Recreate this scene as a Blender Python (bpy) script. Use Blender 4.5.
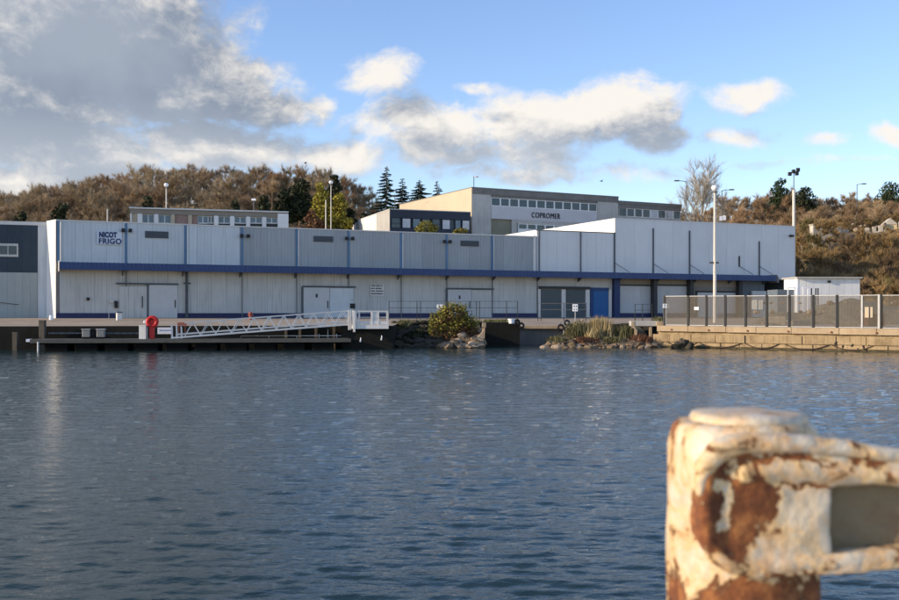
import bpy, bmesh, math, random
import numpy as np
from mathutils import Vector, Matrix, noise
R = math.radians
random.seed(7)
for o in list(bpy.data.objects):
    bpy.data.objects.remove(o)
SC = bpy.context.scene
COL = SC.collection

# ---------------------------------------------------------------- camera
EYE = 2.5                     # metres above the water
HZ = 314.0                    # horizon row of the photograph
FPX = 1000.0                  # focal length in photograph pixels
cam = bpy.data.cameras.new('camera')
cam.sensor_width = 36.0
cam.lens = 36.0 * FPX / 899.0
cam.shift_y = (HZ - 300.0) / 899.0
cam.clip_start = 0.1
cam.clip_end = 3000
cam.dof.use_dof = True
cam.dof.focus_distance = 80.0
cam.dof.aperture_fstop = 5.0
cam_o = bpy.data.objects.new('camera', cam)
cam_o.location = (0, 0, EYE)
cam_o.rotation_euler = (R(90), 0, 0)
COL.objects.link(cam_o)
SC.camera = cam_o

# ---------------------------------------------------------------- sun, sky, exposure
SUN_EL, SUN_AZ = R(16.0), R(15.0)          # AZ: how far the sun stands in front of the +-X line, on the left
sdir = Vector((-math.cos(SUN_AZ) * math.cos(SUN_EL), -math.sin(SUN_AZ) * math.cos(SUN_EL), math.sin(SUN_EL)))
sun = bpy.data.lights.new('sun', 'SUN')
sun.energy = 3.4
sun.angle = R(0.5)
sun.color = (1.0, 0.80, 0.56)
sun_o = bpy.data.objects.new('sun', sun)
sun_o.rotation_euler = (-sdir).to_track_quat('-Z', 'Y').to_euler()
sun_o.location = (-60, -20, 60)
COL.objects.link(sun_o)
SC.view_settings.view_transform = 'Standard'
SC.view_settings.look = 'None'
SC.view_settings.exposure = 0.7
SC.view_settings.gamma = 1.0


def build_sky():
    w = bpy.data.worlds.new('World')
    SC.world = w
    w.use_nodes = True
    nt = w.node_tree
    nt.nodes.clear()

    # a group: cloud density at (azimuth, elevation)
    g = bpy.data.node_groups.new('cloud_density', 'ShaderNodeTree')
    g.interface.new_socket('Vector', in_out='INPUT', socket_type='NodeSocketVector')
    g.interface.new_socket('Density', in_out='OUTPUT', socket_type='NodeSocketFloat')
    gi = g.nodes.new('NodeGroupInput')
    go = g.nodes.new('NodeGroupOutput')

    def gm(op, a, b=None, c=None):
        n = g.nodes.new('ShaderNodeMath')
        n.operation = op
        for i, v in enumerate((a, b, c)):
            if v is None:
                continue
            if isinstance(v, (int, float)):
                n.inputs[i].default_value = v
            else:
                g.links.new(v, n.inputs[i])
        return n.outputs[0]

    def gnoise(scale, detail, rough, vec, loc=(0, 0, 0), sc=(1, 1, 1)):
        mp = g.nodes.new('ShaderNodeMapping')
        mp.inputs['Location'].default_value = loc
        mp.inputs['Scale'].default_value = sc
        g.links.new(vec, mp.inputs['Vector'])
        n = g.nodes.new('ShaderNodeTexNoise')
        n.inputs['Scale'].default_value = scale
        n.inputs['Detail'].default_value = detail
        n.inputs['Roughness'].default_value = rough
        g.links.new(mp.outputs[0], n.inputs['Vector'])
        return n
    # domain warp
    wn = gnoise(9.0, 3, .55, gi.outputs[0], (3.1, 1.7, 0))
    sub = g.nodes.new('ShaderNodeVectorMath'); sub.operation = 'SUBTRACT'
    g.links.new(wn.outputs['Color'], sub.inputs[0]); sub.inputs[1].default_value = (.5, .5, .5)
    scl = g.nodes.new('ShaderNodeVectorMath'); scl.operation = 'SCALE'
    g.links.new(sub.outputs[0], scl.inputs[0]); scl.inputs['Scale'].default_value = .06
    add = g.nodes.new('ShaderNodeVectorMath'); add.operation = 'ADD'
    g.links.new(gi.outputs[0], add.inputs[0]); g.links.new(scl.outputs[0], add.inputs[1])
    P = add.outputs[0]
    blobs = [  # px, py, rx, ry, peak : clouds over the harbour, unseen ones added outside the frame
        (60, 20, 215, 120, 1.15), (40, -170, 330, 170, 1.05), (-200, -60, 260, 150, 1.0), (-60, 90, 260, 90, 1.1), (180, 85, 150, 62, 1.0), (265, 108, 95, 34, .78),  # second blob: unseen cloud added overhead so the water reflects grey
        (70, 160, 130, 42, .95), (215, 150, 150, 40, .9), (330, 155, 95, 30, .72), (-150, 165, 200, 60, .9),
        (380, 78, 60, 36, .66), (372, 128, 60, 26, .62), (70, 196, 300, 40, .9), (-120, 200, 260, 50, .9), (480, 158, 110, 26, .7), (318, 104, 34, 24, .72),
        (435, 132, 110, 54, .80), (545, 122, 125, 50, .84), (625, 108, 84, 50, .86), (655, 134, 60, 26, .72), (520, 158, 130, 24, .66),
        (745, 99, 58, 25, .70), (735, 132, 64, 17, .56), (826, 137, 38, 17, .58), (892, 130, 40, 20, .66), (770, 158, 60, 10, .5),
        (545, 174, 230, 20, .60), (840, 160, 100, 9, .52), (480, 84, 60, 12, .5), (985, 120, 90, 34, .9), (1150, 60, 160, 60, .9), (1330, 140, 150, 30, .8),
        (-420, 60, 220, 90, 1.0), (-640, 130, 200, 50, .9)]
    acc = None
    for (px, py, rx, ry, pk) in blobs:
        u = math.atan((px - 449.5) / FPX)
        e = math.atan((HZ - py) / FPX * math.cos(u))
        mp = g.nodes.new('ShaderNodeMapping')
        mp.vector_type = 'POINT'
        sx, sy = FPX / rx, FPX / ry
        mp.inputs['Scale'].default_value = (sx, sy, 0)
        mp.inputs['Location'].default_value = (-u * sx, -e * sy, 0)
        g.links.new(P, mp.inputs['Vector'])
        ln = g.nodes.new('ShaderNodeVectorMath'); ln.operation = 'LENGTH'
        g.links.new(mp.outputs[0], ln.inputs[0])
        mr = g.nodes.new('ShaderNodeMapRange')
        mr.interpolation_type = 'SMOOTHSTEP'
        mr.inputs['From Min'].default_value = 1.25
        mr.inputs['From Max'].default_value = 0.1
        mr.inputs['To Min'].default_value = 0
        mr.inputs['To Max'].default_value = pk
        g.links.new(ln.outputs['Value'], mr.inputs['Value'])
        acc = mr.outputs[0] if acc is None else gm('SMOOTH_MAX', acc, mr.outputs[0], .12)
    # scattered clouds carry on all round, outside what the camera sees
    sep = g.nodes.new('ShaderNodeSeparateXYZ'); g.links.new(gi.outputs[0], sep.inputs[0])
    away = g.nodes.new('ShaderNodeMapRange'); away.interpolation_type = 'SMOOTHSTEP'
    away.inputs['From Min'].default_value = .75; away.inputs['From Max'].default_value = 1.1
    g.links.new(gm('ABSOLUTE', sep.outputs[0]), away.inputs['Value'])
    up = g.nodes.new('ShaderNodeMapRange'); up.interpolation_type = 'SMOOTHSTEP'
    up.inputs['From Min'].default_value = .36; up.inputs['From Max'].default_value = .6
    g.links.new(sep.outputs[1], up.inputs['Value'])
    far = gm('MAXIMUM', away.outputs[0], up.outputs[0])
    big = gnoise(2.6, 3, .5, gi.outputs[0], (0, 0, 0), (1, 2.2, 1))
    bg = gm('MULTIPLY', gm('SUBTRACT', big.outputs[0], .46), 2.6)
    acc = gm('MAXIMUM', acc, gm('MULTIPLY', bg, far))
    f1 = gnoise(17.0, 10, .60, P, (0, 0, 0), (1, 1.5, 1))
    f2 = gnoise(75.0, 6, .62, P, (5, 2, 0), (1, 1.3, 1))
    fn = gm('ADD', gm('MULTIPLY', gm('SUBTRACT', f1.outputs[0], .5), 1.9), gm('MULTIPLY', gm('SUBTRACT', f2.outputs[0], .5), .75))
    d = gm('ADD', acc, gm('MULTIPLY', fn, gm('ADD', gm('MULTIPLY', acc, gm('SUBTRACT', .75, gm('MULTIPLY', acc, .5))), .25)))
    g.links.new(d, go.inputs[0])

    def m(op, a, b=None, c=None):
        n = nt.nodes.new('ShaderNodeMath'); n.operation = op
        for i, v in enumerate((a, b, c)):
            if v is None:
                continue
            if isinstance(v, (int, float)):
                n.inputs[i].default_value = v
            else:
                nt.links.new(v, n.inputs[i])
        return n.outputs[0]
    tc = nt.nodes.new('ShaderNodeTexCoord')
    sp = nt.nodes.new('ShaderNodeSeparateXYZ'); nt.links.new(tc.outputs['Generated'], sp.inputs[0])
    az = m('ARCTAN2', sp.outputs[0], sp.outputs[1])
    el = m('ARCSINE', sp.outputs[2])
    cb = nt.nodes.new('ShaderNodeCombineXYZ'); nt.links.new(az, cb.inputs[0]); nt.links.new(el, cb.inputs[1])

    def dens(off):
        v = cb.outputs[0]
        if off:
            a = nt.nodes.new('ShaderNodeVectorMath'); a.operation = 'ADD'
            nt.links.new(v, a.inputs[0]); a.inputs[1].default_value = off
            v = a.outputs[0]
        n = nt.nodes.new('ShaderNodeGroup'); n.node_tree = g
        nt.links.new(v, n.inputs[0])
        return n.outputs[0]
    d0 = dens(None)
    d1 = dens((-.026, .028, 0))       # one step towards the sun: thin there = lit edge here
    mask = nt.nodes.new('ShaderNodeMapRange'); mask.interpolation_type = 'SMOOTHSTEP'
    mask.inputs['From Min'].default_value = .27; mask.inputs['From Max'].default_value = .70
    mask.inputs['To Max'].default_value = .97
    nt.links.new(d0, mask.inputs['Value'])
    lit = nt.nodes.new('ShaderNodeMapRange'); lit.interpolation_type = 'SMOOTHSTEP'
    lit.inputs['From Min'].default_value = .0; lit.inputs['From Max'].default_value = 1.0
    # lit = (d0-d1)*k + thinness
    nt.links.new(m('ADD', m('MULTIPLY', m('SUBTRACT', d0, d1), 1.6), m('MULTIPLY', m('SUBTRACT', 1.12, m('MAXIMUM', d0, .35)), .76)), lit.inputs['Value'])
    vn = nt.nodes.new('ShaderNodeTexNoise'); vn.inputs['Scale'].default_value = 6.5; vn.inputs['Detail'].default_value = 5
    nt.links.new(cb.outputs[0], vn.inputs['Vector'])
    vr = nt.nodes.new('ShaderNodeMapRange'); vr.interpolation_type = 'SMOOTHSTEP'
    vr.inputs['From Min'].default_value = .40; vr.inputs['From Max'].default_value = .66
    nt.links.new(vn.outputs[0], vr.inputs['Value'])
    sm = nt.nodes.new('ShaderNodeMix'); sm.data_type = 'RGBA'
    sm.inputs[6].default_value = CLOUD_SHADE; sm.inputs[7].default_value = CLOUD_MID
    lo = nt.nodes.new('ShaderNodeMapRange'); lo.interpolation_type = 'SMOOTHSTEP'   # clouds far off, low in the sky, are paler
    lo.inputs['From Min'].default_value = .215; lo.inputs['From Max'].default_value = .13
    nt.links.new(el, lo.inputs['Value'])
    nt.links.new(m('MINIMUM', m('ADD', m('MULTIPLY', vr.outputs[0], .45), m('MULTIPLY', lo.outputs[0], .75)), 1.0), sm.inputs[0])
    cc = nt.nodes.new('ShaderNodeMix'); cc.data_type = 'RGBA'
    nt.links.new(sm.outputs[2], cc.inputs[6])
    cc.inputs[7].default_value = CLOUD_LIT
    nt.links.new(lit.outputs[0], cc.inputs[0])
    sky = nt.nodes.new('ShaderNodeTexSky')
    sky.sky_type = 'NISHITA'
    sky.sun_disc = False
    sky.sun_elevation = SUN_EL
    sky.sun_rotation = SKY_ROT
    sky.altitude = 0
    sky.air_density = 1.0
    sky.dust_density = .15
    sky.ozone_density = 1.6
    mx = nt.nodes.new('ShaderNodeMix'); mx.data_type = 'RGBA'
    nt.links.new(mask.outputs[0], mx.inputs[0])
    tint = nt.nodes.new('ShaderNodeVectorMath'); tint.operation = 'MULTIPLY'
    tint.inputs[1].default_value = (1.10, 1.13, 1.36)
    nt.links.new(sky.outputs[0], tint.inputs[0])
    nt.links.new(tint.outputs[0], mx.inputs[6])
    nt.links.new(cc.outputs[2], mx.inputs[7])
    bgn = nt.nodes.new('ShaderNodeBackground'); bgn.inputs[1].default_value = SKY_STRENGTH
    nt.links.new(mx.outputs[2], bgn.inputs[0])
    out = nt.nodes.new('ShaderNodeOutputWorld')
    nt.links.new(bgn.outputs[0], out.inputs[0])


SKY_ROT = math.atan2(sdir.x, sdir.y)
SKY_STRENGTH = 0.115
CLOUD_SHADE = (1.4, 1.68, 2.15, 1)
CLOUD_MID = (2.7, 2.95, 3.35, 1)
CLOUD_LIT = (5.3, 5.0, 4.6, 1)
build_sky()

# ---------------------------------------------------------------- helpers
def tag(o, label=None, cat=None, group=None, kind=None):
    if label: o['label'] = label
    if cat: o['category'] = cat
    if group: o['group'] = group
    if kind: o['kind'] = kind
    return o


def thing(name, label, cat, loc=(0, 0, 0), rz=0.0, group=None):
    o = bpy.data.objects.new(name, None)
    o.empty_display_size = .3
    o.location = loc
    o.rotation_euler = (0, 0, rz)
    COL.objects.link(o)
    return tag(o, label, cat, group)


def link(name, me, parent=None, loc=(0, 0, 0), rot=(0, 0, 0), sc=(1, 1, 1)):
    o = bpy.data.objects.new(name, me)
    o.parent = parent
    o.location = loc
    o.rotation_euler = rot
    o.scale = sc
    COL.objects.link(o)
    return o


def copy_tree(o, parent=None):
    c = o.copy()
    COL.objects.link(c)
    c.parent = parent
    for ch in list(o.children):
        copy_tree(ch, c)
    return c


class MB:
    def __init__(s):
        s.v = []; s.f = []

    def add(s, vs, fs):
        b = len(s.v)
        s.v += [tuple(p) for p in vs]
        s.f += [tuple(b + i for i in f) for f in fs]
        return s

    def box(s, x0, x1, y0, y1, z0, z1):
        return s.add([(x0, y0, z0), (x1, y0, z0), (x1, y1, z0), (x0, y1, z0), (x0, y0, z1), (x1, y0, z1), (x1, y1, z1), (x0, y1, z1)],
                     [(0, 3, 2, 1), (4, 5, 6, 7), (0, 1, 5, 4), (1, 2, 6, 5), (2, 3, 7, 6), (3, 0, 4, 7)])

    def prism(s, poly, z0, z1):
        n = len(poly)
        z0s = z0 if hasattr(z0, '__len__') else [z0] * n
        z1s = z1 if hasattr(z1, '__len__') else [z1] * n
        vs = [(p[0], p[1], z0s[i]) for i, p in enumerate(poly)] + [(p[0], p[1], z1s[i]) for i, p in enumerate(poly)]
        fs = [tuple(range(n - 1, -1, -1)), tuple(range(n, 2 * n))] + [(i, (i + 1) % n, n + (i + 1) % n, n + i) for i in range(n)]
        return s.add(vs, fs)

    def tube(s, p0, p1, r0, r1=None, n=8, cap=True):
        p0, p1 = Vector(p0), Vector(p1)
        r1 = r0 if r1 is None else r1
        d = (p1 - p0)
        if d.length < 1e-6:
            return s
        d.normalize()
        a = d.orthogonal().normalized(); b = d.cross(a)
        vs = []
        for p, r in ((p0, r0), (p1, r1)):
            for i in range(n):
                t = 2 * math.pi * i / n
                vs.append(p + a * (r * math.cos(t)) + b * (r * math.sin(t)))
        fs = [(i, (i + 1) % n, n + (i + 1) % n, n + i) for i in range(n)]
        if cap:
            fs += [tuple(range(n - 1, -1, -1)), tuple(range(n, 2 * n))]
        return s.add(vs, fs)

    def bar(s, p0, p1, w, h):
        """square bar between two points, w across, h in height"""
        p0, p1 = Vector(p0), Vector(p1)
        d = (p1 - p0).normalized()
        up = Vector((0, 0, 1)) if abs(d.z) < .95 else Vector((0, 1, 0))
        a = d.cross(up).normalized() * (w / 2)
        b = a.cross(d).normalized() * (h / 2)
        vs = []
        for p in (p0, p1):
            vs += [p - a - b, p + a - b, p + a + b, p - a + b]
        return s.add(vs, [(0, 3, 2, 1), (4, 5, 6, 7), (0, 1, 5, 4), (1, 2, 6, 5), (2, 3, 7, 6), (3, 0, 4, 7)])

    def lathe(s, prof, n=24, c=(0, 0, 0)):
        m = len(prof)
        vs = [(c[0] + r * math.cos(2 * math.pi * i / n), c[1] + r * math.sin(2 * math.pi * i / n), c[2] + z) for r, z in prof for i in range(n)]
        fs = [(j * n + i, j * n + (i + 1) % n, (j + 1) * n + (i + 1) % n, (j + 1) * n + i) for j in range(m - 1) for i in range(n)]
        fs += [tuple(range(n - 1, -1, -1)), tuple(range((m - 1) * n, m * n))]
        return s.add(vs, fs)

    def mesh(s, name, mat, smooth=False, bevel=0):
        me = bpy.data.meshes.new(name)
        me.from_pydata(s.v, [], s.f)
        if bevel:
            bm = bmesh.new(); bm.from_mesh(me)
            bmesh.ops.remove_doubles(bm, verts=bm.verts, dist=1e-5)
            bmesh.ops.bevel(bm, geom=list(bm.edges), offset=bevel, segments=1, affect='EDGES', clamp_overlap=True)
            bm.to_mesh(me); bm.free()
        if mat:
            me.materials.append(mat)
        if smooth:
            me.polygons.foreach_set('use_smooth', [True] * len(me.polygons))
        me.update()
        return me

    def build(s, name, mat, parent=None, loc=(0, 0, 0), rz=0, smooth=False, bevel=0):
        return link(name, s.mesh(name, mat, smooth, bevel), parent, loc, (0, 0, rz))


# ---------------------------------------------------------------- materials
def M(name, col, rough=.75, var=.14, scale=2.0, bump=0.0, bscale=12.0, metal=0.0, streak=0.0, dirt=(.10, .085, .06), spec=.35, island=0.0, objvar=.06, dirtamt=0.0, dscale=.7):
    mt = bpy.data.materials.new(name)
    mt.use_nodes = True
    nt = mt.node_tree; N = nt.nodes; L = nt.links
    b = N['Principled BSDF']
    b.inputs['Roughness'].default_value = rough
    b.inputs['Metallic'].default_value = metal
    b.inputs['Specular IOR Level'].default_value = spec
    tc = N.new('ShaderNodeTexCoord'); oi = N.new('ShaderNodeObjectInfo')
    sc = N.new('ShaderNodeVectorMath'); sc.operation = 'MULTIPLY_ADD'
    cx = N.new('ShaderNodeCombineXYZ')
    for i in range(3): L.new(oi.outputs['Random'], cx.inputs[i])
    L.new(cx.outputs[0], sc.inputs[0]); sc.inputs[1].default_value = (37, 53, 19); L.new(tc.outputs['Object'], sc.inputs[2])
    V = sc.outputs[0]

    def noi(s, det=5, vec=V, ms=None, ro=.55):
        if ms:
            mp = N.new('ShaderNodeMapping'); mp.inputs['Scale'].default_value = ms; L.new(vec, mp.inputs['Vector']); vec = mp.outputs[0]
        n = N.new('ShaderNodeTexNoise'); n.inputs['Scale'].default_value = s; n.inputs['Detail'].default_value = det
        n.inputs['Roughness'].default_value = ro
        L.new(vec, n.inputs['Vector'])
        return n.outputs['Fac']

    def mr(v, a, b_, c, d):
        n = N.new('ShaderNodeMapRange'); n.inputs[1].default_value = a; n.inputs[2].default_value = b_; n.inputs[3].default_value = c; n.inputs[4].default_value = d
        L.new(v, n.inputs[0]); return n.outputs[0]

    def mul(a, b_):
        n = N.new('ShaderNodeMath'); n.operation = 'MULTIPLY'; L.new(a, n.inputs[0]); L.new(b_, n.inputs[1]); return n.outputs[0]
    f = mr(noi(scale), .25, .75, 1 - var, 1 + var)
    if objvar:
        f = mul(f, mr(oi.outputs['Random'], 0, 1, 1 - objvar, 1 + objvar))
    if island:
        ge = N.new('ShaderNodeNewGeometry')
        f = mul(f, mr(ge.outputs['Random Per Island'], 0, 1, 1 - island, 1 + island))
    hs = N.new('ShaderNodeVectorMath'); hs.operation = 'SCALE'; hs.inputs[0].default_value = col[:3]; L.new(f, hs.inputs['Scale'])
    c = hs.outputs[0]
    if streak:
        st = mr(noi(2.5, 6, ms=(3, 3, .12)), .5, .78, 0, streak)
        mx = N.new('ShaderNodeMix'); mx.data_type = 'RGBA'; L.new(st, mx.inputs[0]); L.new(c, mx.inputs[6]); mx.inputs[7].default_value = (*dirt, 1); c = mx.outputs[2]
    if dirtamt:
        st = mr(noi(dscale, 8, ro=.65), .48, .66, 0, dirtamt)
        mx = N.new('ShaderNodeMix'); mx.data_type = 'RGBA'; L.new(st, mx.inputs[0]); L.new(c, mx.inputs[6]); mx.inputs[7].default_value = (*dirt, 1); c = mx.outputs[2]
    L.new(c, b.inputs['Base Color'])
    L.new(mr(noi(scale * 2.3), .3, .7, max(.02, rough - .08), min(1, rough + .08)), b.inputs['Roughness'])
    if bump:
        bp = N.new('ShaderNodeBump'); bp.inputs['Strength'].default_value = min(1, bump); bp.inputs['Distance'].default_value = .04
        L.new(noi(bscale, 8, ro=.6), bp.inputs['Height']); L.new(bp.outputs[0], b.inputs['Normal'])
    return mt


def glass_mat(name, col, rough=.08):
    return M(name, col, rough, .25, .8, spec=.6)


# ---------------------------------------------------------------- reading the photograph
def K(px): return (px - 449.5) / FPX
def P(px, py, d): return Vector((K(px) * d, d, EYE + (HZ - py) / FPX * d))


ROT = R(23.3)
AX, AY = -33.15, 85.0
UX, UY = math.cos(ROT), math.sin(ROT)
NX, NY = UY, -UX


def T(px, off=0.0):
    """distance along the warehouse front of photo column px"""
    k = K(px)
    return (k * (AY + off * NY) - (AX + off * NX)) / (UX - k * UY)


def ZF(py, px, off=0.0):
    t = T(px, off)
    return EYE + (HZ - py) / FPX * (AY + off * NY + t * UY)
# ---------------------------------------------------------------- palette
m_panel = M('pale_cladding', (.57, .615, .635), .55, .06, .6, streak=.4, dirt=(.30, .31, .31), objvar=.06)
m_panelg = M('grey_cladding', (.35, .38, .395), .55, .06, .6, streak=.4, dirt=(.20, .205, .20), objvar=.07)
m_panel2 = M('tall_block_cladding', (.66, .68, .69), .5, .05, .5, streak=.25, dirt=(.40, .40, .39), objvar=.02)
m_panel_low = M('lower_cladding', (.52, .52, .495), .6, .07, .8, streak=.5, dirt=(.20, .185, .155), objvar=.04)
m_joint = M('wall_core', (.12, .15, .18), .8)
m_white = M('white_paint', (.80, .79, .76), .5, .05, 1.5, streak=.12, dirt=(.5, .46, .4))
m_dirtywhite = M('weathered_white', (.66, .65, .62), .6, .08, 1.5, streak=.3, dirt=(.36, .32, .27))
m_navy = M('navy_paint', (.020, .026, .085), .55, .15, 2)
m_fascia = M('blue_canopy_sheet', (.034, .066, .17), .5, .10, .5, streak=.15, dirt=(.03, .04, .10))
m_stripe = M('light_blue_paint', (.10, .20, .33), .5, .12, 1.2, streak=.25, dirt=(.08, .14, .2))
m_bluedoor = M('blue_door_paint', (.012, .105, .30), .5, .08, 1)
m_fencepost = M('black_fence_post', (.010, .010, .011), .6, .1, 3)
m_steel_dark = M('dark_steel', (.035, .037, .042), .6, .15, 3)
m_black = M('black_plastic', (.012, .012, .014), .5)
m_pipe = M('grey_pipe', (.15, .16, .17), .6)
m_boxgrey = M('weathered_grey_box', (.24, .24, .225), .7, .2, 3)
m_vent = M('grey_louvre', (.075, .09, .11), .6)
m_shutter = M('grey_green_shutter', (.085, .105, .115), .6, .08, 1)
m_door = M('cold_store_door', (.50, .51, .51), .5, .05, 1, streak=.25, dirt=(.4, .38, .34))
m_soffit = M('soffit', (.16, .145, .12), .8)
m_gravelroof = M('roof_felt', (.20, .19, .18), .9, .15, 1)
m_slate = M('slate_cladding', (.030, .048, .070), .5, .08, 1, streak=.15, dirt=(.05, .06, .07))
m_lowpale = M('pale_ribbed_cladding', (.36, .40, .395), .6, .06, 1, streak=.3, dirt=(.3, .29, .24))
m_conc = M('concrete', (.46, .445, .41), .85, .12, .6, .25, 6, streak=.35, dirt=(.17, .16, .14))
m_concdark = M('stained_shaded_concrete', (.20, .19, .175), .9, .15, .8, .3, 5, streak=.5, dirt=(.08, .075, .06))  # stained concrete; also carries the painted shade of the quay recess wall
m_cream = M('cream_render', (.50, .415, .30), .8, .06, .4)
m_office = M('office_fascia', (.27, .235, .19), .8, .1, .8, streak=.3, dirt=(.15, .13, .1))
m_brick = M('pink_brick', (.34, .23, .19), .85, .15, 3)
m_glass = glass_mat('window_glass', (.02, .045, .06), .12)
m_glassb = glass_mat('office_glass', (.10, .16, .20), .15)
m_blind = M('pale_blind', (.55, .56, .58), .6)
m_navywing = M('navy_wing_cladding', (.026, .036, .058), .6, .08, 1)
m_apron = M('apron_concrete', (.40, .315, .225), .9, .16, .25, .3, 3, dirtamt=.4, dirt=(.22, .17, .12))
m_quay = M('dark_quay_concrete', (.024, .023, .019), .9, .3, .5, .5, 3, spec=.1, streak=.5, dirt=(.02, .019, .015))  # near-black colour keeps the wall shaded where the sun grazes it
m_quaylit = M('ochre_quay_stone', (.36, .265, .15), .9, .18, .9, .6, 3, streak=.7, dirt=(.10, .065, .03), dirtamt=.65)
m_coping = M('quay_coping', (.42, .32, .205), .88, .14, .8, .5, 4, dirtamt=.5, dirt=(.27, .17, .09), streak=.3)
m_grassbank = M('rough_grass', (.11, .10, .05), .95, .3, 1.0, .6, 5)
m_hill = M('leaf_litter', (.115, .085, .05), .95, .35, .15, .8, 1.5)
m_pont = M('pontoon_timber', (.095, .09, .078), .85, .2, 2)
m_float = M('pontoon_float', (.008, .008, .0075), .85, .2, 2, spec=.05)
m_galv = M('galvanised_steel', (.50, .50, .48), .5, .08, 3, metal=.0)
m_gang = M('white_gangway', (.74, .71, .66), .5, .06, 3)
m_red = M('red_paint', (.62, .028, .025), .45, .1, 3)
m_redsign = M('dull_red', (.33, .10, .075), .6)
m_text = M('blue_lettering', (.018, .035, .12), .6, .03)
m_textdk = M('dark_lettering', (.018, .020, .028), .6, .03)
m_sign = M('white_sign', (.84, .85, .87), .5, .03)
m_pole = M('pale_pole', (.62, .58, .52), .55, .08, 2)
m_poledk = M('dark_pole', (.10, .10, .105), .55, .08, 2)
m_roughpost = M('timber_post', (.10, .085, .065), .9, .25, 3, .5)

# ---------------------------------------------------------------- ground shape
RP = [(-300, 186), (-40, 193), (0, 193), (40, 186), (100, 173), (160, 168), (260, 168), (330, 171), (362, 178), (390, 200), (470, 285), (610, 285), (660, 203), (760, 195), (820, 192), (899, 188), (1200, 185)]


def ridge(k):
    px = k * FPX + 449.5
    ty = float(np.interp(px, [a for a, _ in RP], [b for _, b in RP]))
    return EYE + (HZ - ty) * .258 - 10.0


def sstep(a, b, x):
    t = min(1, max(0, (x - a) / (b - a)))
    return t * t * (3 - 2 * t)


def ground_z(x, y):
    d = max(y, 1.0)
    k = x / d
    px = k * FPX + 449.5
    s = float(np.interp(px, [330, 420, 700, 796, 808, 1000], [148, 185, 165, 150, 125, 118]))
    e = float(np.interp(px, [700, 840], [258, 250]))
    top = max(2.2, ridge(max(-.85, min(.75, k))))
    f = sstep(s, e, d)
    if px > 780:      # the near bank behind the white cabin climbs first
        f = max(f, .53 * sstep(s, s + 15, d) * sstep(790, 808, px))
    z = 2.15 + (top - 2.15) * f
    if d > s:
        z += .5 * noise.noise(Vector((x * .05, y * .05, 0))) * min(1, (d - s) / 20)
    return z


def loc2w(t, y):
    """warehouse frame -> world"""
    return (AX + t * UX - y * NX, AY + t * UY - y * NY)


# land behind the quay: one sheet that runs back to the horizon
ts = list(np.arange(-300, 420, 6.0))
ys = list(np.arange(.4, 260, 5.0)) + [300, 400, 600, 1000, 1800]
vs = []; fs = []
for y in ys:
    for t in ts:
        X, Y = loc2w(t, y)
        vs.append((X, Y, ground_z(X, Y) if y > .5 else 2.15))
n = len(ts)
for j in range(len(ys) - 1):
    for i in range(n - 1):
        fs.append((j * n + i, j * n + i + 1, (j + 1) * n + i + 1, (j + 1) * n + i))
mb = MB(); mb.v = vs; mb.f = fs
tag(mb.build('hillside', m_hill, smooth=True), kind='structure', label='wooded hillside rising behind the harbour buildings')

# the quay: edge polyline (x, y, z of the edge), land behind it slopes up to the warehouse foot
EDGE = [(-150, 60, 1.62), (-38, 69, 1.64), (-7.75, 73, 1.66), (-7.7, 71.2, 1.66), (-4.05, 71.6, 1.66), (-4.04, 79.2, 1.78), (2.72, 79.3, 1.86), (2.74, 78.0, 1.86), (5.5, 78.3, 1.86),
        (5.52, 82.0, 1.52), (9.3, 82.4, 1.52), (9.32, 77.6, 1.75), (13.5, 77.9, 1.72), (13.55, 81.5, 1.75), (15.7, 81.5, 1.72), (15.75, 75.4, 1.62), (29.2, 65.1, 1.42), (46, 52.2, 1.38), (150, -28, 1.38)]
top = []; back = []
mb = MB()
prev = -1e9
for (x, y, z) in EDGE:
    t = (x - AX) * UX + (y - AY) * UY
    t = max(prev + .02, t) if False else t
    bx, by = loc2w(t, .45)
    top.append((x, y, z)); back.append((bx, by, 2.152))
apron = MB()
# fan of triangles made by bmesh from the whole outline keeps every recess right
outline = top + [loc2w(230, .45) + (2.152,)] + [loc2w(t, .45) + (2.152,) for t in np.arange(220, -130, -6)]
bm = bmesh.new()
bv = [bm.verts.new(p) for p in outline]
f = bm.faces.new(bv)
f.normal_update()
bmesh.ops.triangulate(bm, faces=[f], ngon_method='EAR_CLIP')
bmesh.ops.recalc_face_normals(bm, faces=bm.faces)
if sum(fc.normal.z for fc in bm.faces) < 0:
    bmesh.ops.reverse_faces(bm, faces=bm.faces)
me = bpy.data.meshes.new('quay_apron'); bm.to_mesh(me); bm.free(); me.materials.append(m_apron)
tag(link('quay_apron', me), kind='structure', label='sunlit concrete apron between the quay edge and the warehouse')
# quay faces
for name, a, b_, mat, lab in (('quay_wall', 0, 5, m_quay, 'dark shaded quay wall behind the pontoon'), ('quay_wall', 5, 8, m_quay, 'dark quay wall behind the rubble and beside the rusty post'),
                              ('quay_wall', 8, 11, m_concdark, 'pale concrete wall of the small recess in the quay'), ('quay_wall', 11, 15, m_quay, 'quay wall behind the planted rock mound')):  # recess wall gets the darker concrete, its shade put into the colour
    mb = MB()
    for i in range(a, b_):
        p, q = EDGE[i], EDGE[i + 1]
        n0 = len(mb.v)
        mb.add([(p[0], p[1], -3), (q[0], q[1], -3), q, p], [(0, 1, 2, 3)])
    tag(mb.build(name, mat), kind='structure', label=lab)

MB().box(5.6, 9.25, 81.75, 82.2, 1.28, 1.56).build('coping_stone', m_coping, bpy.data.objects['quay_wall.002'], bevel=.03)  # pale strip added to paint the sunlit top edge of the recess
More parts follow.
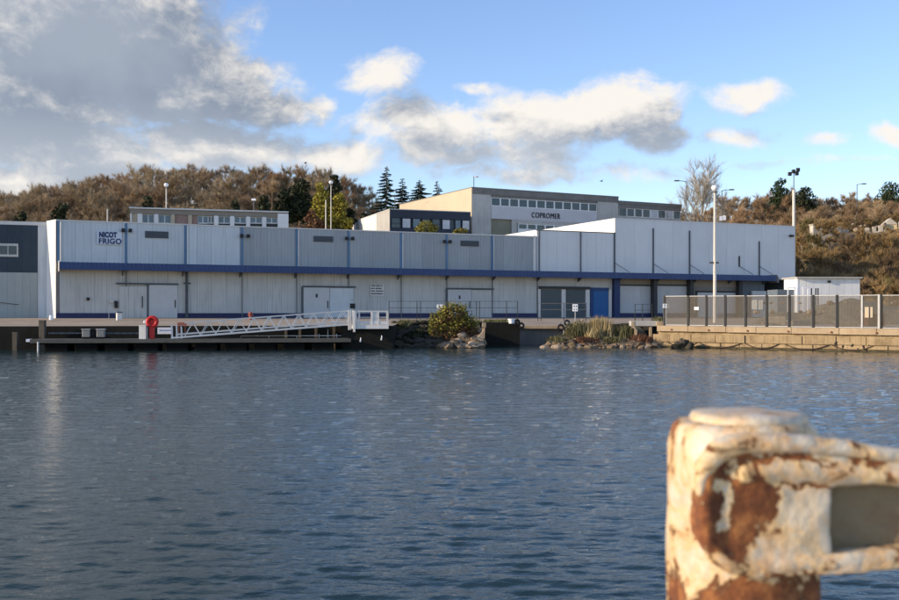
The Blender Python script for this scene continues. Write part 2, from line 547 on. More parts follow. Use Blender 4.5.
# right-hand quay wall, sunlit: backing, a coping of long stones, a lower course of blocks
qa, qb = Vector((15.75, 75.4, 0)), Vector((46, 52.2, 0))
qd = (qb - qa); QL = qd.length; qd.normalize()
qn = Vector((qd.y, -qd.x, 0))
if qn.y > 0: qn = -qn
qrz = math.atan2(qd.y, qd.x)
wall = thing('quay_wall', None, None, (qa.x, qa.y, 0), qrz)
tag(wall, label='sunlit ochre stone quay wall under the mesh fence', kind='structure')
# local frame: x along, -y towards the water
if (Vector((math.sin(qrz), -math.cos(qrz), 0)) - qn).length > .1:
    sgn = 1
else:
    sgn = -1


def ztop(x): return 1.62 - .24 * min(1, x / QL)


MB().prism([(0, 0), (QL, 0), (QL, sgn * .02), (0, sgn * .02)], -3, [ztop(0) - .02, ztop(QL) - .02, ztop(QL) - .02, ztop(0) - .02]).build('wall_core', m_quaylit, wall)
x = 0.0
rg = random.Random(3)
while x < QL:
    l = rg.uniform(2.2, 3.4)
    z1 = ztop(x)
    MB().box(0, l - .02, 0, .26 + rg.uniform(0, .02), z1 - .42, z1 + .004 + rg.uniform(0, .012)).build('coping_stone', m_coping, wall, (x, 0 if sgn > 0 else -.27, 0), bevel=.02)
    x += l
m_weed = M('weedy_stone', (.075, .062, .035), .9, .35, 2, .6, 6)
for row, (za, zb) in enumerate(((.42, 1.00), (.13, .40), (-.6, .11))):
    x = -rg.uniform(0, 1)
    while x < QL:
        l = rg.uniform(.8, 2.4)
        d = rg.uniform(.06, .19)
        MB().box(0, l - .03, 0, d, za, zb - .015).build('wall_block', m_quaylit if row < 2 else m_weed, wall, (x, (0 if sgn > 0 else -d), 0), bevel=.025)
        x += l
# chains hanging in shallow loops along the wall
ch = MB()
for c0, c1 in ((.8, 3.2), (3.3, 6.5), (6.8, 9.2), (9.6, 12.6), (12.8, 15.5), (18.2, 21.5)):
    prev = None
    for i in range(13):
        s_ = i / 12
        p = Vector((c0 + (c1 - c0) * s_, sgn * .21, .42 - .42 * 4 * s_ * (1 - s_) * .8))
        if prev: ch.tube(prev, p, .035, n=5)
        prev = p
ch.build('mooring_chain', M('rusty_chain', (.07, .045, .03), .8, .2, 3), wall)
bl = MB()
for x in np.arange(1.2, 30, 2.9):
    bl.tube((x, sgn * .20, ztop(x) - .27), (x, sgn * .33, ztop(x) - .27), .07, n=8)
bl.build('bolt_heads', M('rust', (.16, .06, .025), .85, .3, 4), wall)

# near quay, under the bollard
nq = MB().box(-6, 8, -5, 2.35, -3, 1.7)
tag(nq.build('near_quay', m_conc, bevel=.03), kind='structure', label='concrete quay the photographer stands on')

# ---------------------------------------------------------------- water
def build_water():
    rng = np.random.default_rng(5)
    yv = [2.2]
    while yv[-1] < 96:
        y = yv[-1]
        yv.append(y + min(max(.0042 * y, .02), .105))
    yv = np.array(yv)
    kv = np.concatenate([np.array([-6, -4, -2.6, -1.8, -1.3, -.95, -.75]), np.linspace(-.58, .58, 560), np.array([.75, .95, 1.3, 1.8, 2.6, 4, 6])])
    Y = np.repeat(yv[:, None], len(kv), 1)
    X = Y * kv[None, :]
    Zw = np.zeros_like(X)
    dx = Y * (1.16 / 560)
    nw = 84
    lam = np.exp(rng.uniform(np.log(.10), np.log(.95), nw))
    ang = np.radians(94) + rng.normal(0, .32, nw)
    ph = rng.uniform(0, 2 * np.pi, nw)
    slope = WAVE_SLOPE * math.sqrt(2 / nw) * np.where(lam > .35, .42, 1.15)
    # gusts: patches of rougher and calmer water
    gx = .5 + .5 * np.sin(X * .11 + 1.3 + .8 * np.sin(Y * .07)) * np.sin(Y * .13 + .6 + .9 * np.sin(X * .06))
    for i in range(nw):
        kk = 2 * np.pi / lam[i]
        cx, cy = math.cos(ang[i]) * kk, math.sin(ang[i]) * kk
        fade = np.clip((lam[i] / np.maximum(dx, np.minimum(.0042 * Y, .09)) - 1.4) / 1.0, 0, 1) if True else 1
        amp = slope[i] / kk
        wob = .6 * np.sin(X * .21 * (1 + .1 * i % 1) + ph[i] * 3) + .6 * np.sin(Y * .17 + ph[i] * 5)
        Zw += amp * fade * (.75 + .5 * gx) * np.sin(cx * X + cy * Y + ph[i] + wob)
    edge = np.abs(kv[None, :]) > .6
    Zw = np.where(edge, 0, Zw)
    nr, nc = X.shape
    co = np.stack([X, Y, Zw], -1).reshape(-1, 3).astype(np.float32)
    me = bpy.data.meshes.new('water')
    me.vertices.add(nr * nc)
    me.vertices.foreach_set('co', co.ravel())
    idx = np.arange(nr * nc).reshape(nr, nc)
    q = np.stack([idx[:-1, :-1], idx[:-1, 1:], idx[1:, 1:], idx[1:, :-1]], -1).reshape(-1, 4)
    me.loops.add(q.size); me.polygons.add(len(q))
    me.loops.foreach_set('vertex_index', q.ravel().astype(np.int32))
    me.polygons.foreach_set('loop_start', (np.arange(len(q)) * 4).astype(np.int32))
    me.polygons.foreach_set('use_smooth', np.ones(len(q), bool))
    me.update(calc_edges=True)
    mt = bpy.data.materials.new('harbour_water'); mt.use_nodes = True
    nt = mt.node_tree; N = nt.nodes; L = nt.links; b = N['Principled BSDF']
    b.inputs['Base Color'].default_value = (.016, .038, .040, 1)
    b.inputs['Roughness'].default_value = .035
    b.inputs['IOR'].default_value = 1.333
    ge = N.new('ShaderNodeNewGeometry')
    hs = []
    for s, ms, w in ((3.6, (1, 2.4, 1), .8), (9.5, (1, 2.0, 1), .62), (25.0, (1, 1.5, 1), .24)):
        mp = N.new('ShaderNodeMapping'); mp.inputs['Scale'].default_value = ms; mp.inputs['Rotation'].default_value = (0, 0, .18)
        L.new(ge.outputs['Position'], mp.inputs['Vector'])
        n = N.new('ShaderNodeTexNoise'); n.inputs['Scale'].default_value = s; n.inputs['Detail'].default_value = 3; n.inputs['Distortion'].default_value = .4
        L.new(mp.outputs[0], n.inputs['Vector'])
        x = N.new('ShaderNodeMath'); x.operation = 'MULTIPLY'; x.inputs[1].default_value = w; L.new(n.outputs['Fac'], x.inputs[0]); hs.append(x.outputs[0])
    a0 = N.new('ShaderNodeMath'); a0.operation = 'ADD'; L.new(hs[0], a0.inputs[0]); L.new(hs[1], a0.inputs[1])
    a = N.new('ShaderNodeMath'); a.operation = 'ADD'; L.new(a0.outputs[0], a.inputs[0]); L.new(hs[2], a.inputs[1])
    bp = N.new('ShaderNodeBump'); bp.inputs['Strength'].default_value = 1.0; bp.inputs['Distance'].default_value = WAVE_BUMP
    L.new(a.outputs[0], bp.inputs['Height']); L.new(bp.outputs[0], b.inputs['Normal'])
    me.materials.append(mt)
    tag(link('water', me), kind='structure', label='rippled dark harbour water')


WAVE_SLOPE = .145
WAVE_BUMP = .012
build_water()
# ---------------------------------------------------------------- warehouse
wh = thing('warehouse', 'long pale clad cold store with a blue canopy along the quay', 'warehouse', (AX, AY, 0), ROT)
ZP0, ZP1 = 2.15, 2.60          # plinth
ZC0, ZC1 = 6.24, 6.87          # canopy fascia
ZT = 10.52                     # main parapet
ZM = 11.20                     # middle block parapet
ZB = 12.72                     # tall block parapet
T0, T1, T2, T3 = -.28, 45.9, 55.4, 79.95
BAY = 5.1

# bodies
MB().prism([(T0, .06), (T1, .06), (T1, 24), (-4.5, 24), (-.92, 2.03)], 2.0, ZT - .12).build('main_body', m_gravelroof, wh)
MB().prism([(T1, .05), (T2, .05), (T2, 26), (T1, 26)], 2.0, ZM - .02).build('middle_body', m_white, wh)
MB().prism([(T2, .06), (T3, .06), (T3, 30), (T2, 30)], ZC0 + .25, ZB - .05).build('tall_body', m_panel2, wh)
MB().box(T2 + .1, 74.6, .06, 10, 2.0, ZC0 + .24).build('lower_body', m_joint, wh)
# bright left-hand side wall of the tall block and the splayed end wall of the main block
MB().box(T2 - .06, T2 - .004, .01, 30, ZT - .2, ZB + .02).build('side_wall', m_white, wh)
sp = MB().prism([(T0 - .02, 0.0), (T0 + .0, .055), (-.90, 2.03), (-.98, 2.03)], 2.0, ZT + .01)
sp.build('end_wall', m_white, wh)
# undercroft at the far end, open towards the quay
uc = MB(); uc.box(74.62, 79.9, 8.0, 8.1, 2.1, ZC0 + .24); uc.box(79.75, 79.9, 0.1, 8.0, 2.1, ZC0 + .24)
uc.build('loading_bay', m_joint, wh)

# upper cladding: one object per panel
PW = BAY / 4


def panel_mesh(w, h, mat, ribs=3, d=.05):
    """flat panel with shallow pressed ribs"""
    b = MB()
    g = .008
    b.box(g, w - g, -d, 0, 0, h)
    for i in range(1, ribs + 1):
        x = w * i / (ribs + 1)
        b.box(x - .018, x + .018, -d - .012, -d, .0, h)
    return b.mesh('panel', mat)


pm = panel_mesh(PW, ZT - .10 - ZC1 + .25, m_panel)
pmg = panel_mesh(PW, ZT - .10 - ZC1 + .25, m_panelg)
for i in range(36):
    link('panel', pm if i < 12 else pmg, wh, (i * PW, .05, ZC1 - .25))
capm = MB().box(0, BAY - .01, -.06, .35, ZT - .10, ZT)
cm = capm.mesh('parapet_cap', m_dirtywhite)
for i in range(9):
    link('parapet_cap', cm, wh, (i * BAY, 0, 0))
MB().box(T0, -.01, -.06, .35, ZT - .10, ZT).build('parapet_cap', m_dirtywhite, wh)
# middle and tall block panels: broad sheets
n2 = 8
pm2 = panel_mesh((T2 - T1) / n2, ZM - .08 - ZC1 + .25, m_panel2, 0)
for i in range(n2):
    link('panel', pm2, wh, (T1 + i * (T2 - T1) / n2, .04, ZC1 - .25))
MB().box(T1, T2, -.05, .3, ZM - .08, ZM).build('parapet_cap', m_steel_dark, wh)
n3 = 10
pm3 = panel_mesh((T3 - T2) / n3, ZB - .06 - ZC1 + .25, m_panel2, 0)
for i in range(n3):
    link('panel', pm3, wh, (T2 + i * (T3 - T2) / n3, .04, ZC1 - .25))
MB().box(T2 - .06, T3, -.06, .3, ZB - .06, ZB + .03).build('parapet_cap', m_panel2, wh)

# joint covers and downpipes on the upper wall
for i, px in enumerate((58.6, 126, 185.5, 242, 296.5, 348.5, 401, 446.5, 492)):
    t = T(px)
    w = .26 if i in (0, 2, 6, 8) else .2
    MB().box(t - w / 2, t + w / 2, -.055, -.012, ZC1, ZT - .12).build('joint_cover', m_stripe, wh)
    if i in (0, 2, 4, 6, 8):
        MB().tube((t + .16, -.10, ZC1 + .02), (t + .16, -.10, ZT - .18), .055, n=8).build('downpipe', m_dirtywhite, wh)
for px in (536.2,):
    t = T(px); MB().box(t - .35, t - .08, -.075, -.0, ZC1, ZT + .05).build('downpipe', m_dirtywhite, wh)
for px, zt in ((539, ZM - .1), (580.5, ZM - .1), (614.2, ZM - .1), (653, ZB - .9), (689.3, ZB - 1.0), (759, ZB - 1.9)):
    t = T(px)
    b = MB().box(t - .07, t + .06, -.12, -.022, ZC1 + .02, zt)
    if px > 600: b.bar((t, -.12, ZC1 + 1.1), (t + 1.6, -.5, ZC1 + .1), .05, .05)
    b.build('downpipe', m_vent if px > 600 else m_pipe, wh)
t = T(739); MB().box(t - .08, t + .08, -.1, -.022, ZC1 + 1.0, ZC1 + 2.2).bar((t, -.12, ZC1 + 1.05), (t + 1.6, -.5, ZC1 + .1), .05, .05).build('downpipe', m_steel_dark, wh)

# louvred vents
for (a, b_, y0, y1) in ((145, 168.3, 231, 237.8), (313.5, 333, 236, 241.6), (460.5, 478.7, 240.6, 246)):
    ta, tb = T(a), T(b_)
    zb, za = ZF(y0, a), ZF(y1, a)
    v = MB().box(ta, tb, -.07, -.02, za, zb).build('vent', m_vent, wh)
    s = MB()
    nsl = 6
    for i in range(nsl):
        z = za + (zb - za) * (i + .15) / nsl
        s.bar((ta + .05, -.085, z + .04), (tb - .05, -.085, z + .04), .04, .055)
    s.build('louvre', m_vent, v)
# paired floodlights
for px, py in ((126.5, 230.5), (244.5, 236), (349, 238.5), (446.5, 241.7)):
    t, z = T(px), ZF(py, px)
    for s_ in (-1, 1):
        b = MB().box(t + s_ * .30 - .14, t + s_ * .30 + .14, -.34, -.16, z - .17, z + .15)
        b.bar((t + s_ * .30, -.16, z), (t + s_ * .12, -.05, z - .05), .05, .05)
        b.build('floodlight', m_black, wh, bevel=.015)
t = T(791); z = ZF(236, 791)
MB().box(t - .3, t + .2, -.3, -.05, z - .12, z + .12).build('floodlight', m_black, wh)

# canopy: ribbed fascia, soffit, brackets
CE = T(777, 1.5)
fb = MB()
prof = []
x = -.05
while x < CE:
    prof += [(x, -1.50), (x + .16, -1.50), (x + .20, -1.545), (x + .32, -1.545)]
    x += .36
prof = [p for p in prof if p[0] < CE]
nf = len(prof)
fb.add([(p[0], p[1], ZC0) for p in prof] + [(p[0], p[1], ZC1) for p in prof], [(i, i + 1, nf + i + 1, nf + i) for i in range(nf - 1)])
fb.build('canopy_fascia', m_fascia, wh)
MB().prism([(-.05, -1.48), (CE, -1.48), (CE, .04), (-.05, .04)], ZC0 + .05, [ZC1 - .1, ZC1 - .1, ZC1 - .03, ZC1 - .03]).build('canopy_roof', m_soffit, wh)
MB().prism([(-.10, -1.56), (-.055, -1.56), (-.055, -.02), (-.10, -.02)], ZC0 - .15, ZC1 + .12).build('canopy_end', m_dirtywhite, wh)
t = T(779)
MB().prism([(CE + .02, -1.5), (CE + 1.0, -.7), (CE + 1.0, -.02), (CE + .02, -.02)], ZC0 - .15, [ZC1 + .1, ZC0 + .35, ZC0 + .35, ZC1 + .1]).build('canopy_end', m_concdark, wh)
bk = MB().prism([(-.04, -.8), (.04, -.8), (.04, -.02), (-.04, -.02)], [ZC0 - .03, ZC0 - .03, ZC0 - .42, ZC0 - .42], ZC0 + .04).mesh('canopy_bracket', m_vent)
for i in range(1, 16):
    t = i * BAY if i < 10 else 45.9 + (i - 9) * 4.87
    if t < CE: link('canopy_bracket', bk, wh, (t, 0, 0))

# plinth and lower cladding
for a, b_ in ((T0, T(148)), (T(177.5), T(302)), (T(329), T(446)), (T(471), T(538)), (T(618), T(768))):
    MB().box(a, b_, -.10, .05, ZP0 - .1, ZP1 - .02).build('plinth', m_navy, wh)
lw = panel_mesh(PW, ZC0 - ZP1 + .3, m_panel_low, 4)
for i in range(36):
    link('panel', lw, wh, (i * PW, .03, ZP1 - .02))
for i in range(int((T(612) - 45.9) / PW)):
    link('panel', lw, wh, (45.9 + i * PW, .03, ZP1 - .02))
for i, px in enumerate((126, 185.5, 242, 296.5, 348.5, 401, 446.5, 492, 537)):
    t = T(px)
    MB().tube((t, -.10, ZP0), (t, -.10, ZC0 + .05), .04, n=7).build('downpipe', m_pipe, wh)


def slab(name, a, b_, y0, y1, off, mat, th=.1, extra=None):
    ta, tb = T(a), T(b_)
    mid = (a + b_) / 2
    z1 = ZF(y0, mid); z0 = max(ZP0 - .05, ZF(y1, mid)) if y1 else ZP0
    return MB().box(ta, tb, -off - th, -off, z0, z1).build(name, mat, wh, bevel=.012), ta, tb, z0, z1


def sliding_door(a, b_, y0, rail_a, rail_b, mark=True):
    d, ta, tb, z0, z1 = slab('sliding_door', a, b_, y0, None, .10, m_door)
    MB().box(tb - .22, tb - .14, -.25, -.202, z0 + .9, z0 + 1.6).build('handle', m_steel_dark, d)
    if mark:
        xm = (ta + tb) / 2
        MB().box(xm - .10, xm + .10, -.206, -.2005, z1 - .95, z1 - .6).build('door_plate', m_steel_dark, d)
    MB().box(ta + .04, ta + .10, -.212, -.2005, z0 + .02, z1 - .02).build('edge_strip', m_galv, d)
    MB().box(T(rail_a), T(rail_b), -.30, -.05, z1 + .02, z1 + .15).build('door_rail', m_vent, wh)
    MB().box(ta - .16, ta - .03, -.2, -.025, ZP0, z1 + .02).build('door_jamb', m_vent, wh)
    return d


sliding_door(148.6, 177, 285, 116, 178, False)
d, ta, tb, z0, z1 = slab('sliding_door', 119, 147, 286.5, None, .055, m_panel_low)
MB().box(tb - .45, tb - .37, -.21, -.157, z0 + .9, z0 + 1.9).build('handle', m_steel_dark, d)
sliding_door(303, 329, 287.5, 302, 355)
d, ta, tb, z0, z1 = slab('sliding_door', 329.4, 353, 288, None, .055, m_panel)
sliding_door(447, 470.5, 289.5, 446, 493)
d, ta, tb, z0, z1 = slab('sliding_door', 471, 491, 290, None, .055, m_panel_low)
# roller shutters
for a, b_ in ((540.5, 560.5), (565.5, 584.5)):
    d, ta, tb, z0, z1 = slab('roller_shutter', a, b_, 289.5, None, .06, m_shutter, .05)
    s = MB()
    nz = 18
    for i in range(nz):
        z = z0 + (z1 - z0) * (i + .5) / nz
        s.bar((ta + .05, -.12, z), (tb - .05, -.12, z), .025, .10)
    s.build('slat', m_shutter, d); d.data.name = 'roller_shutter'
MB().box(T(538.6), T(589), -.32, -.03, ZF(289, 560), ZF(286.5, 560)).build('shutter_box', m_steel_dark, wh)
for a, b_ in ((537.5, 540), (561, 565), (585, 589)):
    MB().box(T(a), T(b_), -.15, -.03, ZP0, ZF(289.3, 560)).build('door_jamb', m_dirtywhite, wh)
# blue door in its blue frame
d, ta, tb, z0, z1 = slab('blue_door', 592.5, 607.5, 291, None, .07, m_bluedoor, .06)
s = MB()
for i in range(10):
    z = z0 + (z1 - z0) * (i + .5) / 10
    s.bar((ta + .06, -.138, z), (tb - .06, -.138, z), .012, .16)
s.build('slat', m_bluedoor, d)
fr = MB().box(T(589.6), T(592), -.18, -.03, ZP0, z1 + .35).box(T(592), T(608), -.18, -.03, z1 + .02, z1 + .35)
fr.build('blue_frame', M('deep_blue_frame', (.012, .05, .17), .5), wh)
MB().box(T(608.2), T(611), -.15, -.03, ZP0, ZF(289, 600)).build('door_jamb', m_dirtywhite, wh)
MB().box(T(612), T(617.5), -.5, -.03, ZP0, ZC0 + .1).build('blue_column', M('blue_column_paint', (.014, .035, .12), .5), wh)
# big panel doors under the tall block
for a, b_ in ((618.6, 650.5), (654, 686.5)):
    ta, tb = T(a), T(b_)
    nn = 6
    z1 = ZF(286, (a + b_) / 2)
    pmd = panel_mesh((tb - ta) / nn, z1 - ZP1, m_door, 2)
    for i in range(nn):
        link('panel', pmd, wh, (ta + i * (tb - ta) / nn, .02, ZP1))
    MB().box(ta, tb, -.12, .02, z1, z1 + .16).build('lintel', m_steel_dark, wh)
    MB().box(ta, tb, -.04, .02, z1 + .16, ZC0 + .1).build('frieze_panel', m_office, wh)
ta, tb = T(690.5), T(736)
z1 = ZF(287, 713)
MB().box(ta, tb, -.05, .02, ZP1, z1).build('wall_panel', m_concdark, wh)
MB().box(ta, tb, -.07, .02, z1, ZC0 + .1).build('frieze_panel', m_office, wh)
za = ZF(291, 715)
MB().box(T(696), T(736), -.16, -.052, za - .16, za).box(T(695.4), T(696.6), -.16, -.052, ZP0, za).build('door_frame', m_steel_dark, wh)
MB().box(T(697), T(716), -.12, -.055, ZP0, za - .2).build('sliding_door', m_door, wh)
MB().box(T(716.5), T(735), -.10, -.055, ZP0, za - .2).build('sliding_door', m_door, wh)
for px in (652, 688.3, 737):
    t = T(px)
    MB().box(t - .22, t + .22, -.7, -.06, ZP0, ZC0 + .1).build('column', m_steel_dark, wh)
MB().box(T(739), T(764), -.05, .02, ZP1, ZC0 + .1).build('wall_panel', m_joint, wh)
MB().box(T(750), T(764), -.4, -.1, ZP0, ZF(291, 757)).build('sliding_door', m_door, wh)
# small fittings on the lower wall
for px, y0, y1, w, mt in ((88, 297.5, 300.5, 3, m_black), (116, 301, 308, 3.2, m_black), (352, 303.5, 308.5, 5, m_black), (351.5, 299, 301, 1.6, m_galv), (111.5, 299, 303, 4, m_galv)):
    MB().box(T(px - w / 2), T(px + w / 2), -.2, -.03, ZF(y1, px), ZF(y0, px)).build('switch_box', mt, wh, bevel=.01)
t = T(186.8)
MB().tube((t, -.2, ZP0), (t, -.2, ZC0), .09, n=8).tube((t - .3, -.2, ZC0 - 1.0), (t + .3, -.2, ZC0 - 1.0), .07, n=6).build('standpipe', m_vent, wh)


# ---------------------------------------------------------------- lettering
def text_mesh(body, size, mat, bold=0.0, extr=.012, spacing=1.0, lines=1.0, align='LEFT'):
    cu = bpy.data.curves.new('lettering', 'FONT')
    cu.body = body
    cu.size = size
    cu.extrude = extr
    cu.offset = bold
    cu.space_character = spacing
    cu.space_line = lines
    cu.align_x = align
    o = bpy.data.objects.new('lettering', cu)
    COL.objects.link(o)
    dg = bpy.context.evaluated_depsgraph_get()
    me = bpy.data.meshes.new_from_object(o.evaluated_get(dg))
    bpy.data.objects.remove(o)
    me.materials.clear(); me.materials.append(mat)
    return me


def put_text(me, parent, x0, x1, z0, z1, y):
    """fit a text mesh into a rectangle of the parent's x-z plane, facing -y"""
    n = len(me.vertices)
    co = np.empty(n * 3); me.vertices.foreach_get('co', co); co = co.reshape(-1, 3)
    mn, mx_ = co.min(0), co.max(0)
    s = (mx_ - mn)
    out = np.empty_like(co)
    out[:, 0] = x0 + (co[:, 0] - mn[0]) / s[0] * (x1 - x0)
    out[:, 2] = z0 + (co[:, 1] - mn[1]) / s[1] * (z1 - z0)
    out[:, 1] = y - (co[:, 2] - mn[2])
    me.vertices.foreach_set('co', out.ravel().astype(np.float32)); me.update()
    return link('lettering', me, parent)


# NICOT FRIGO sign board on the wall
x0, x1 = T(97), T(121.7)
z1, z0 = ZF(231.6, 108), ZF(244.6, 108)
sg = thing('company_sign', 'pale sign board with two lines of bold blue capitals high on the warehouse wall', 'sign', loc2w(x0, -.10) + (z0,), ROT)
W_, H_ = x1 - x0, z1 - z0
MB().box(0, W_, -.04, .025, 0, H_).build('board', M('pale_blue_board', (.60, .65, .73), .5, .03), sg)
put_text(text_mesh('NICOT', 1, m_text, .06, spacing=1.08), sg, .16, W_ * .80, H_ * .52, H_ * .97, -.045)
put_text(text_mesh('FRIGO', 1, m_text, .03, spacing=1.1), sg, .14, W_ * .985, H_ * .04, H_ * .47, -.045)

# notice with four dark lines on the lower wall (too far off to read)
x0, x1 = T(370), T(383.5)
z1, z0 = ZF(285, 376), ZF(295.6, 376)
ns = thing('wall_notice', 'pale notice with four rows of dark lettering on the lower wall', 'sign', loc2w(x0, -.09) + (z0,), ROT)
W_, H_ = x1 - x0, z1 - z0
MB().box(0, W_, -.02, .025, 0, H_).build('board', m_dirtywhite, ns)
rg = random.Random(4)
ln = MB()
for r in range(4):
    x = .08
    zz = H_ * (1 - (r + .62) / 4.1)
    while x < W_ - .15:
        w = rg.uniform(.05, .12)
        ln.box(x, min(W_ - .06, x + w), -.026, -.0205, zz, zz + H_ * .13)
        x += w + (.03 if rg.random() < .8 else .10)
ln.build('printed_lines', m_textdk, ns)['kind'] = 'stuff'

# ---------------------------------------------------------------- slate-clad building at the left
BX, BY = -34.85, 86.5
lrz = R(18.0)
lb = thing('slate_warehouse', 'dark slate-clad shed with a strip window at the far left', 'shed', (BX, BY, 0), lrz)
LT = 10.44
MB().prism([(-30, 0.06), (-.03, 0.06), (-.6, 6), (-30, 6)], 2.0, LT - .3).build('body', m_joint, lb)
MB().box(-30, -.02, -.05, .5, LT - .30, LT).build('parapet_cap', m_dirtywhite, lb)
MB().box(-.70, -.02, -.02, .06, 2.0, LT - .3).build('corner_panel', m_panel, lb)
zs = 2.5 + (314 - 272.3) * .0862
sw = .3
us = panel_mesh(.60, LT - .3 - zs, m_slate, 3)
ls = panel_mesh(.60, zs - 2.2, m_lowpale, 3)
for i in range(48):
    x = -.72 - (i + 1) * .60
    link('panel', us, lb, (x, .02, zs))
    link('panel', ls, lb, (x, -.01, 2.16))
wz0, wz1 = 2.5 + (314 - 257) * .0858, 2.5 + (314 - 243.8) * .0858
wf = MB().box(-5.4, -2.25, -.10, -.03, wz0, wz1).build('window', m_galv, lb, bevel=.01)
for a in range(2):
    MB().box(-5.25 + a * 1.5, -3.88 + a * 1.5, -.115, -.1005, wz0 + .2, wz1 - .2).build('pane', m_glass, wf)
    MB().box(-4.6 + a * 1.5, -4.53 + a * 1.5, -.122, -.1155, wz0 + .2, wz1 - .2).build('glazing_bar', m_galv, wf)
for a, b_, c_ in ((2.6, -4.5, 3.6),):
    MB().bar((-8, -.12, 4.0), (-2.2, -.12, 3.3), .04, .04).build('cable', m_steel_dark, lb)

# ---------------------------------------------------------------- office range behind, left
def frame_building(px, d, rot):
    p = P(px, HZ, d)
    return p.x, p.y, rot


def tf(px, x0, y0, c, s):
    k = K(px)
    return (k * y0 - x0) / (c - k * s)


ox, oy = K(130) * 118, 118.0
orot = R(16)
oc, os_ = math.cos(orot), math.sin(orot)
of = thing('office_building', 'low flat-roofed offices with white piers behind the warehouse roof', 'office', (ox, oy, 0), orot)
OT = EYE + (314 - 207.3) * .118


def O(px): return tf(px, ox, oy, oc, os_)
def OZ(py, px): return EYE + (HZ - py) / FPX * (oy + O(px) * os_)


OE = O(288.3)
MB().box(.02, OE - .02, .25, 9, 2.1, OT - .5).build('wall', m_concdark, of)
MB().box(-.1, OE, -.35, 9.2, OT - .16, OT).build('roof', m_dirtywhite, of)
MB().box(.05, OE - .06, -.15, .24, OT - .75, OT - .162).build('fascia', m_office, of)
for a, b_ in ((130.2, 131.8), (137.5, 142.3), (154.2, 158.4), (171, 174.8), (188, 192), (214, 218.2), (230, 234.2), (246, 250), (262, 266), (277.5, 288.2)):
    MB().box(O(a), O(b_), -.30, .2, 2.1, OT - (.30 if a > 270 else .77)).build('pier', m_white if a < 160 or a > 200 else m_cream, of)
for a, b_, kind in ((132, 137.3, m_cream), (142.5, 154, m_glassb), (158.6, 170.8, m_glassb), (175, 187.8, m_brick), (192.2, 197.5, m_brick), (197.7, 208, m_glassb), (208.4, 213.7, m_glass),
                    (218.4, 229.8, m_glassb), (234.4, 245.8, m_glassb), (250.2, 261.8, m_glassb), (266.2, 277.3, m_glassb)):
    ta, tb = O(a), O(b_)
    z1 = OT - .77
    zs_ = OZ(222.5, a)
    if kind in (m_brick, m_cream):
        MB().box(ta, tb, -.02, .2, 2.1, z1).build('infill_panel', kind, of)
        continue
    w = MB().box(ta, tb, .10, .24, zs_ - .12, z1).build('window', m_white, of)
    nn = 2
    for i in range(nn):
        MB().box(ta + .06 + i * (tb - ta) / nn, ta + (i + 1) * (tb - ta) / nn - .06, .07, .098, zs_, z1 - .08).build('pane', kind, w)
    MB().box(ta, tb, .0, .2, 2.1, zs_ - .13).build('sill_panel', m_steel_dark, of)
# small roof mast with a lamp
t = O(253)
rm = thing('roof_lamp', 'short lamp on the office roof edge', 'lamp', (ox + t * oc, oy + t * os_ + .5, OT), 0)
MB().tube((0, 0, 0), (0, 0, 1.3), .06, n=7).build('pole', m_poledk, rm)
MB().box(-.25, .25, -.15, .15, 1.28, 1.52).build('lamp_head', m_sign, rm, bevel=.03)

# ---------------------------------------------------------------- big concrete building with the firm's name
CD = 142.0
cxx, cyy = K(472) * CD, CD
crot = R(27)
cc_, cs_ = math.cos(crot), math.sin(crot)
cb_ = thing('concrete_building', 'tall grey concrete building with a window strip and dark sign letters', 'building', (cxx, cyy, 0), crot)


def C(px): return tf(px, cxx, cyy, cc_, cs_)
def CZ(py, px): return EYE + (HZ - py) / FPX * (cyy + C(px) * cs_)


CT = CZ(187, 472)
CE1 = C(618.2)
MB().box(.02, CE1, .4, 25, 2.1, CT - .5).build('wall', m_conc, cb_)
MB().box(-.06, 0.0, 0.0, 25, 2.1, CT - .1).build('end_wall', m_cream, cb_)
MB().box(-.08, CE1 + .05, -.12, 25.1, CT - .12, CT).build('roof', m_concdark, cb_)
MB().box(0.01, CE1, -.08, .39, CT - .95, CT - .122).build('fascia', m_concdark, cb_)
MB().box(0.01, C(491), -.02, .39, 2.1, CT - .952).build('pier', m_conc, cb_)
MB().box(C(597.5), CE1, -.02, .39, 2.1, CT - .952).build('pier', m_conc, cb_)
wz1, wz0 = CZ(197.3, 492), CZ(205.8, 492)
xa, xb = C(491.3), C(597.3)
MB().box(xa, xb, .02, .39, wz1, CT - .953).build('lintel_band', m_concdark, cb_)
n = 12
ww = (xb - xa) / n
wnm = MB().box(0, ww, .08, .36, wz0, wz1).mesh('window', m_white)
pnm = MB().box(.13, ww - .13, .055, .079, wz0 + .1, wz1 - .1).mesh('pane', m_glass)
for i in range(n):
    w = link('window', wnm, cb_, (xa + i * ww, 0, 0))
    link('pane', pnm, w)
sz0 = CZ(218.6, 492)
MB().box(xa, xb, .0, .39, sz0, wz0 - .003).build('spandrel', M('pale_spandrel', (.52, .51, .52), .7, .06, .8, streak=.15, dirt=(.34, .33, .32)), cb_)
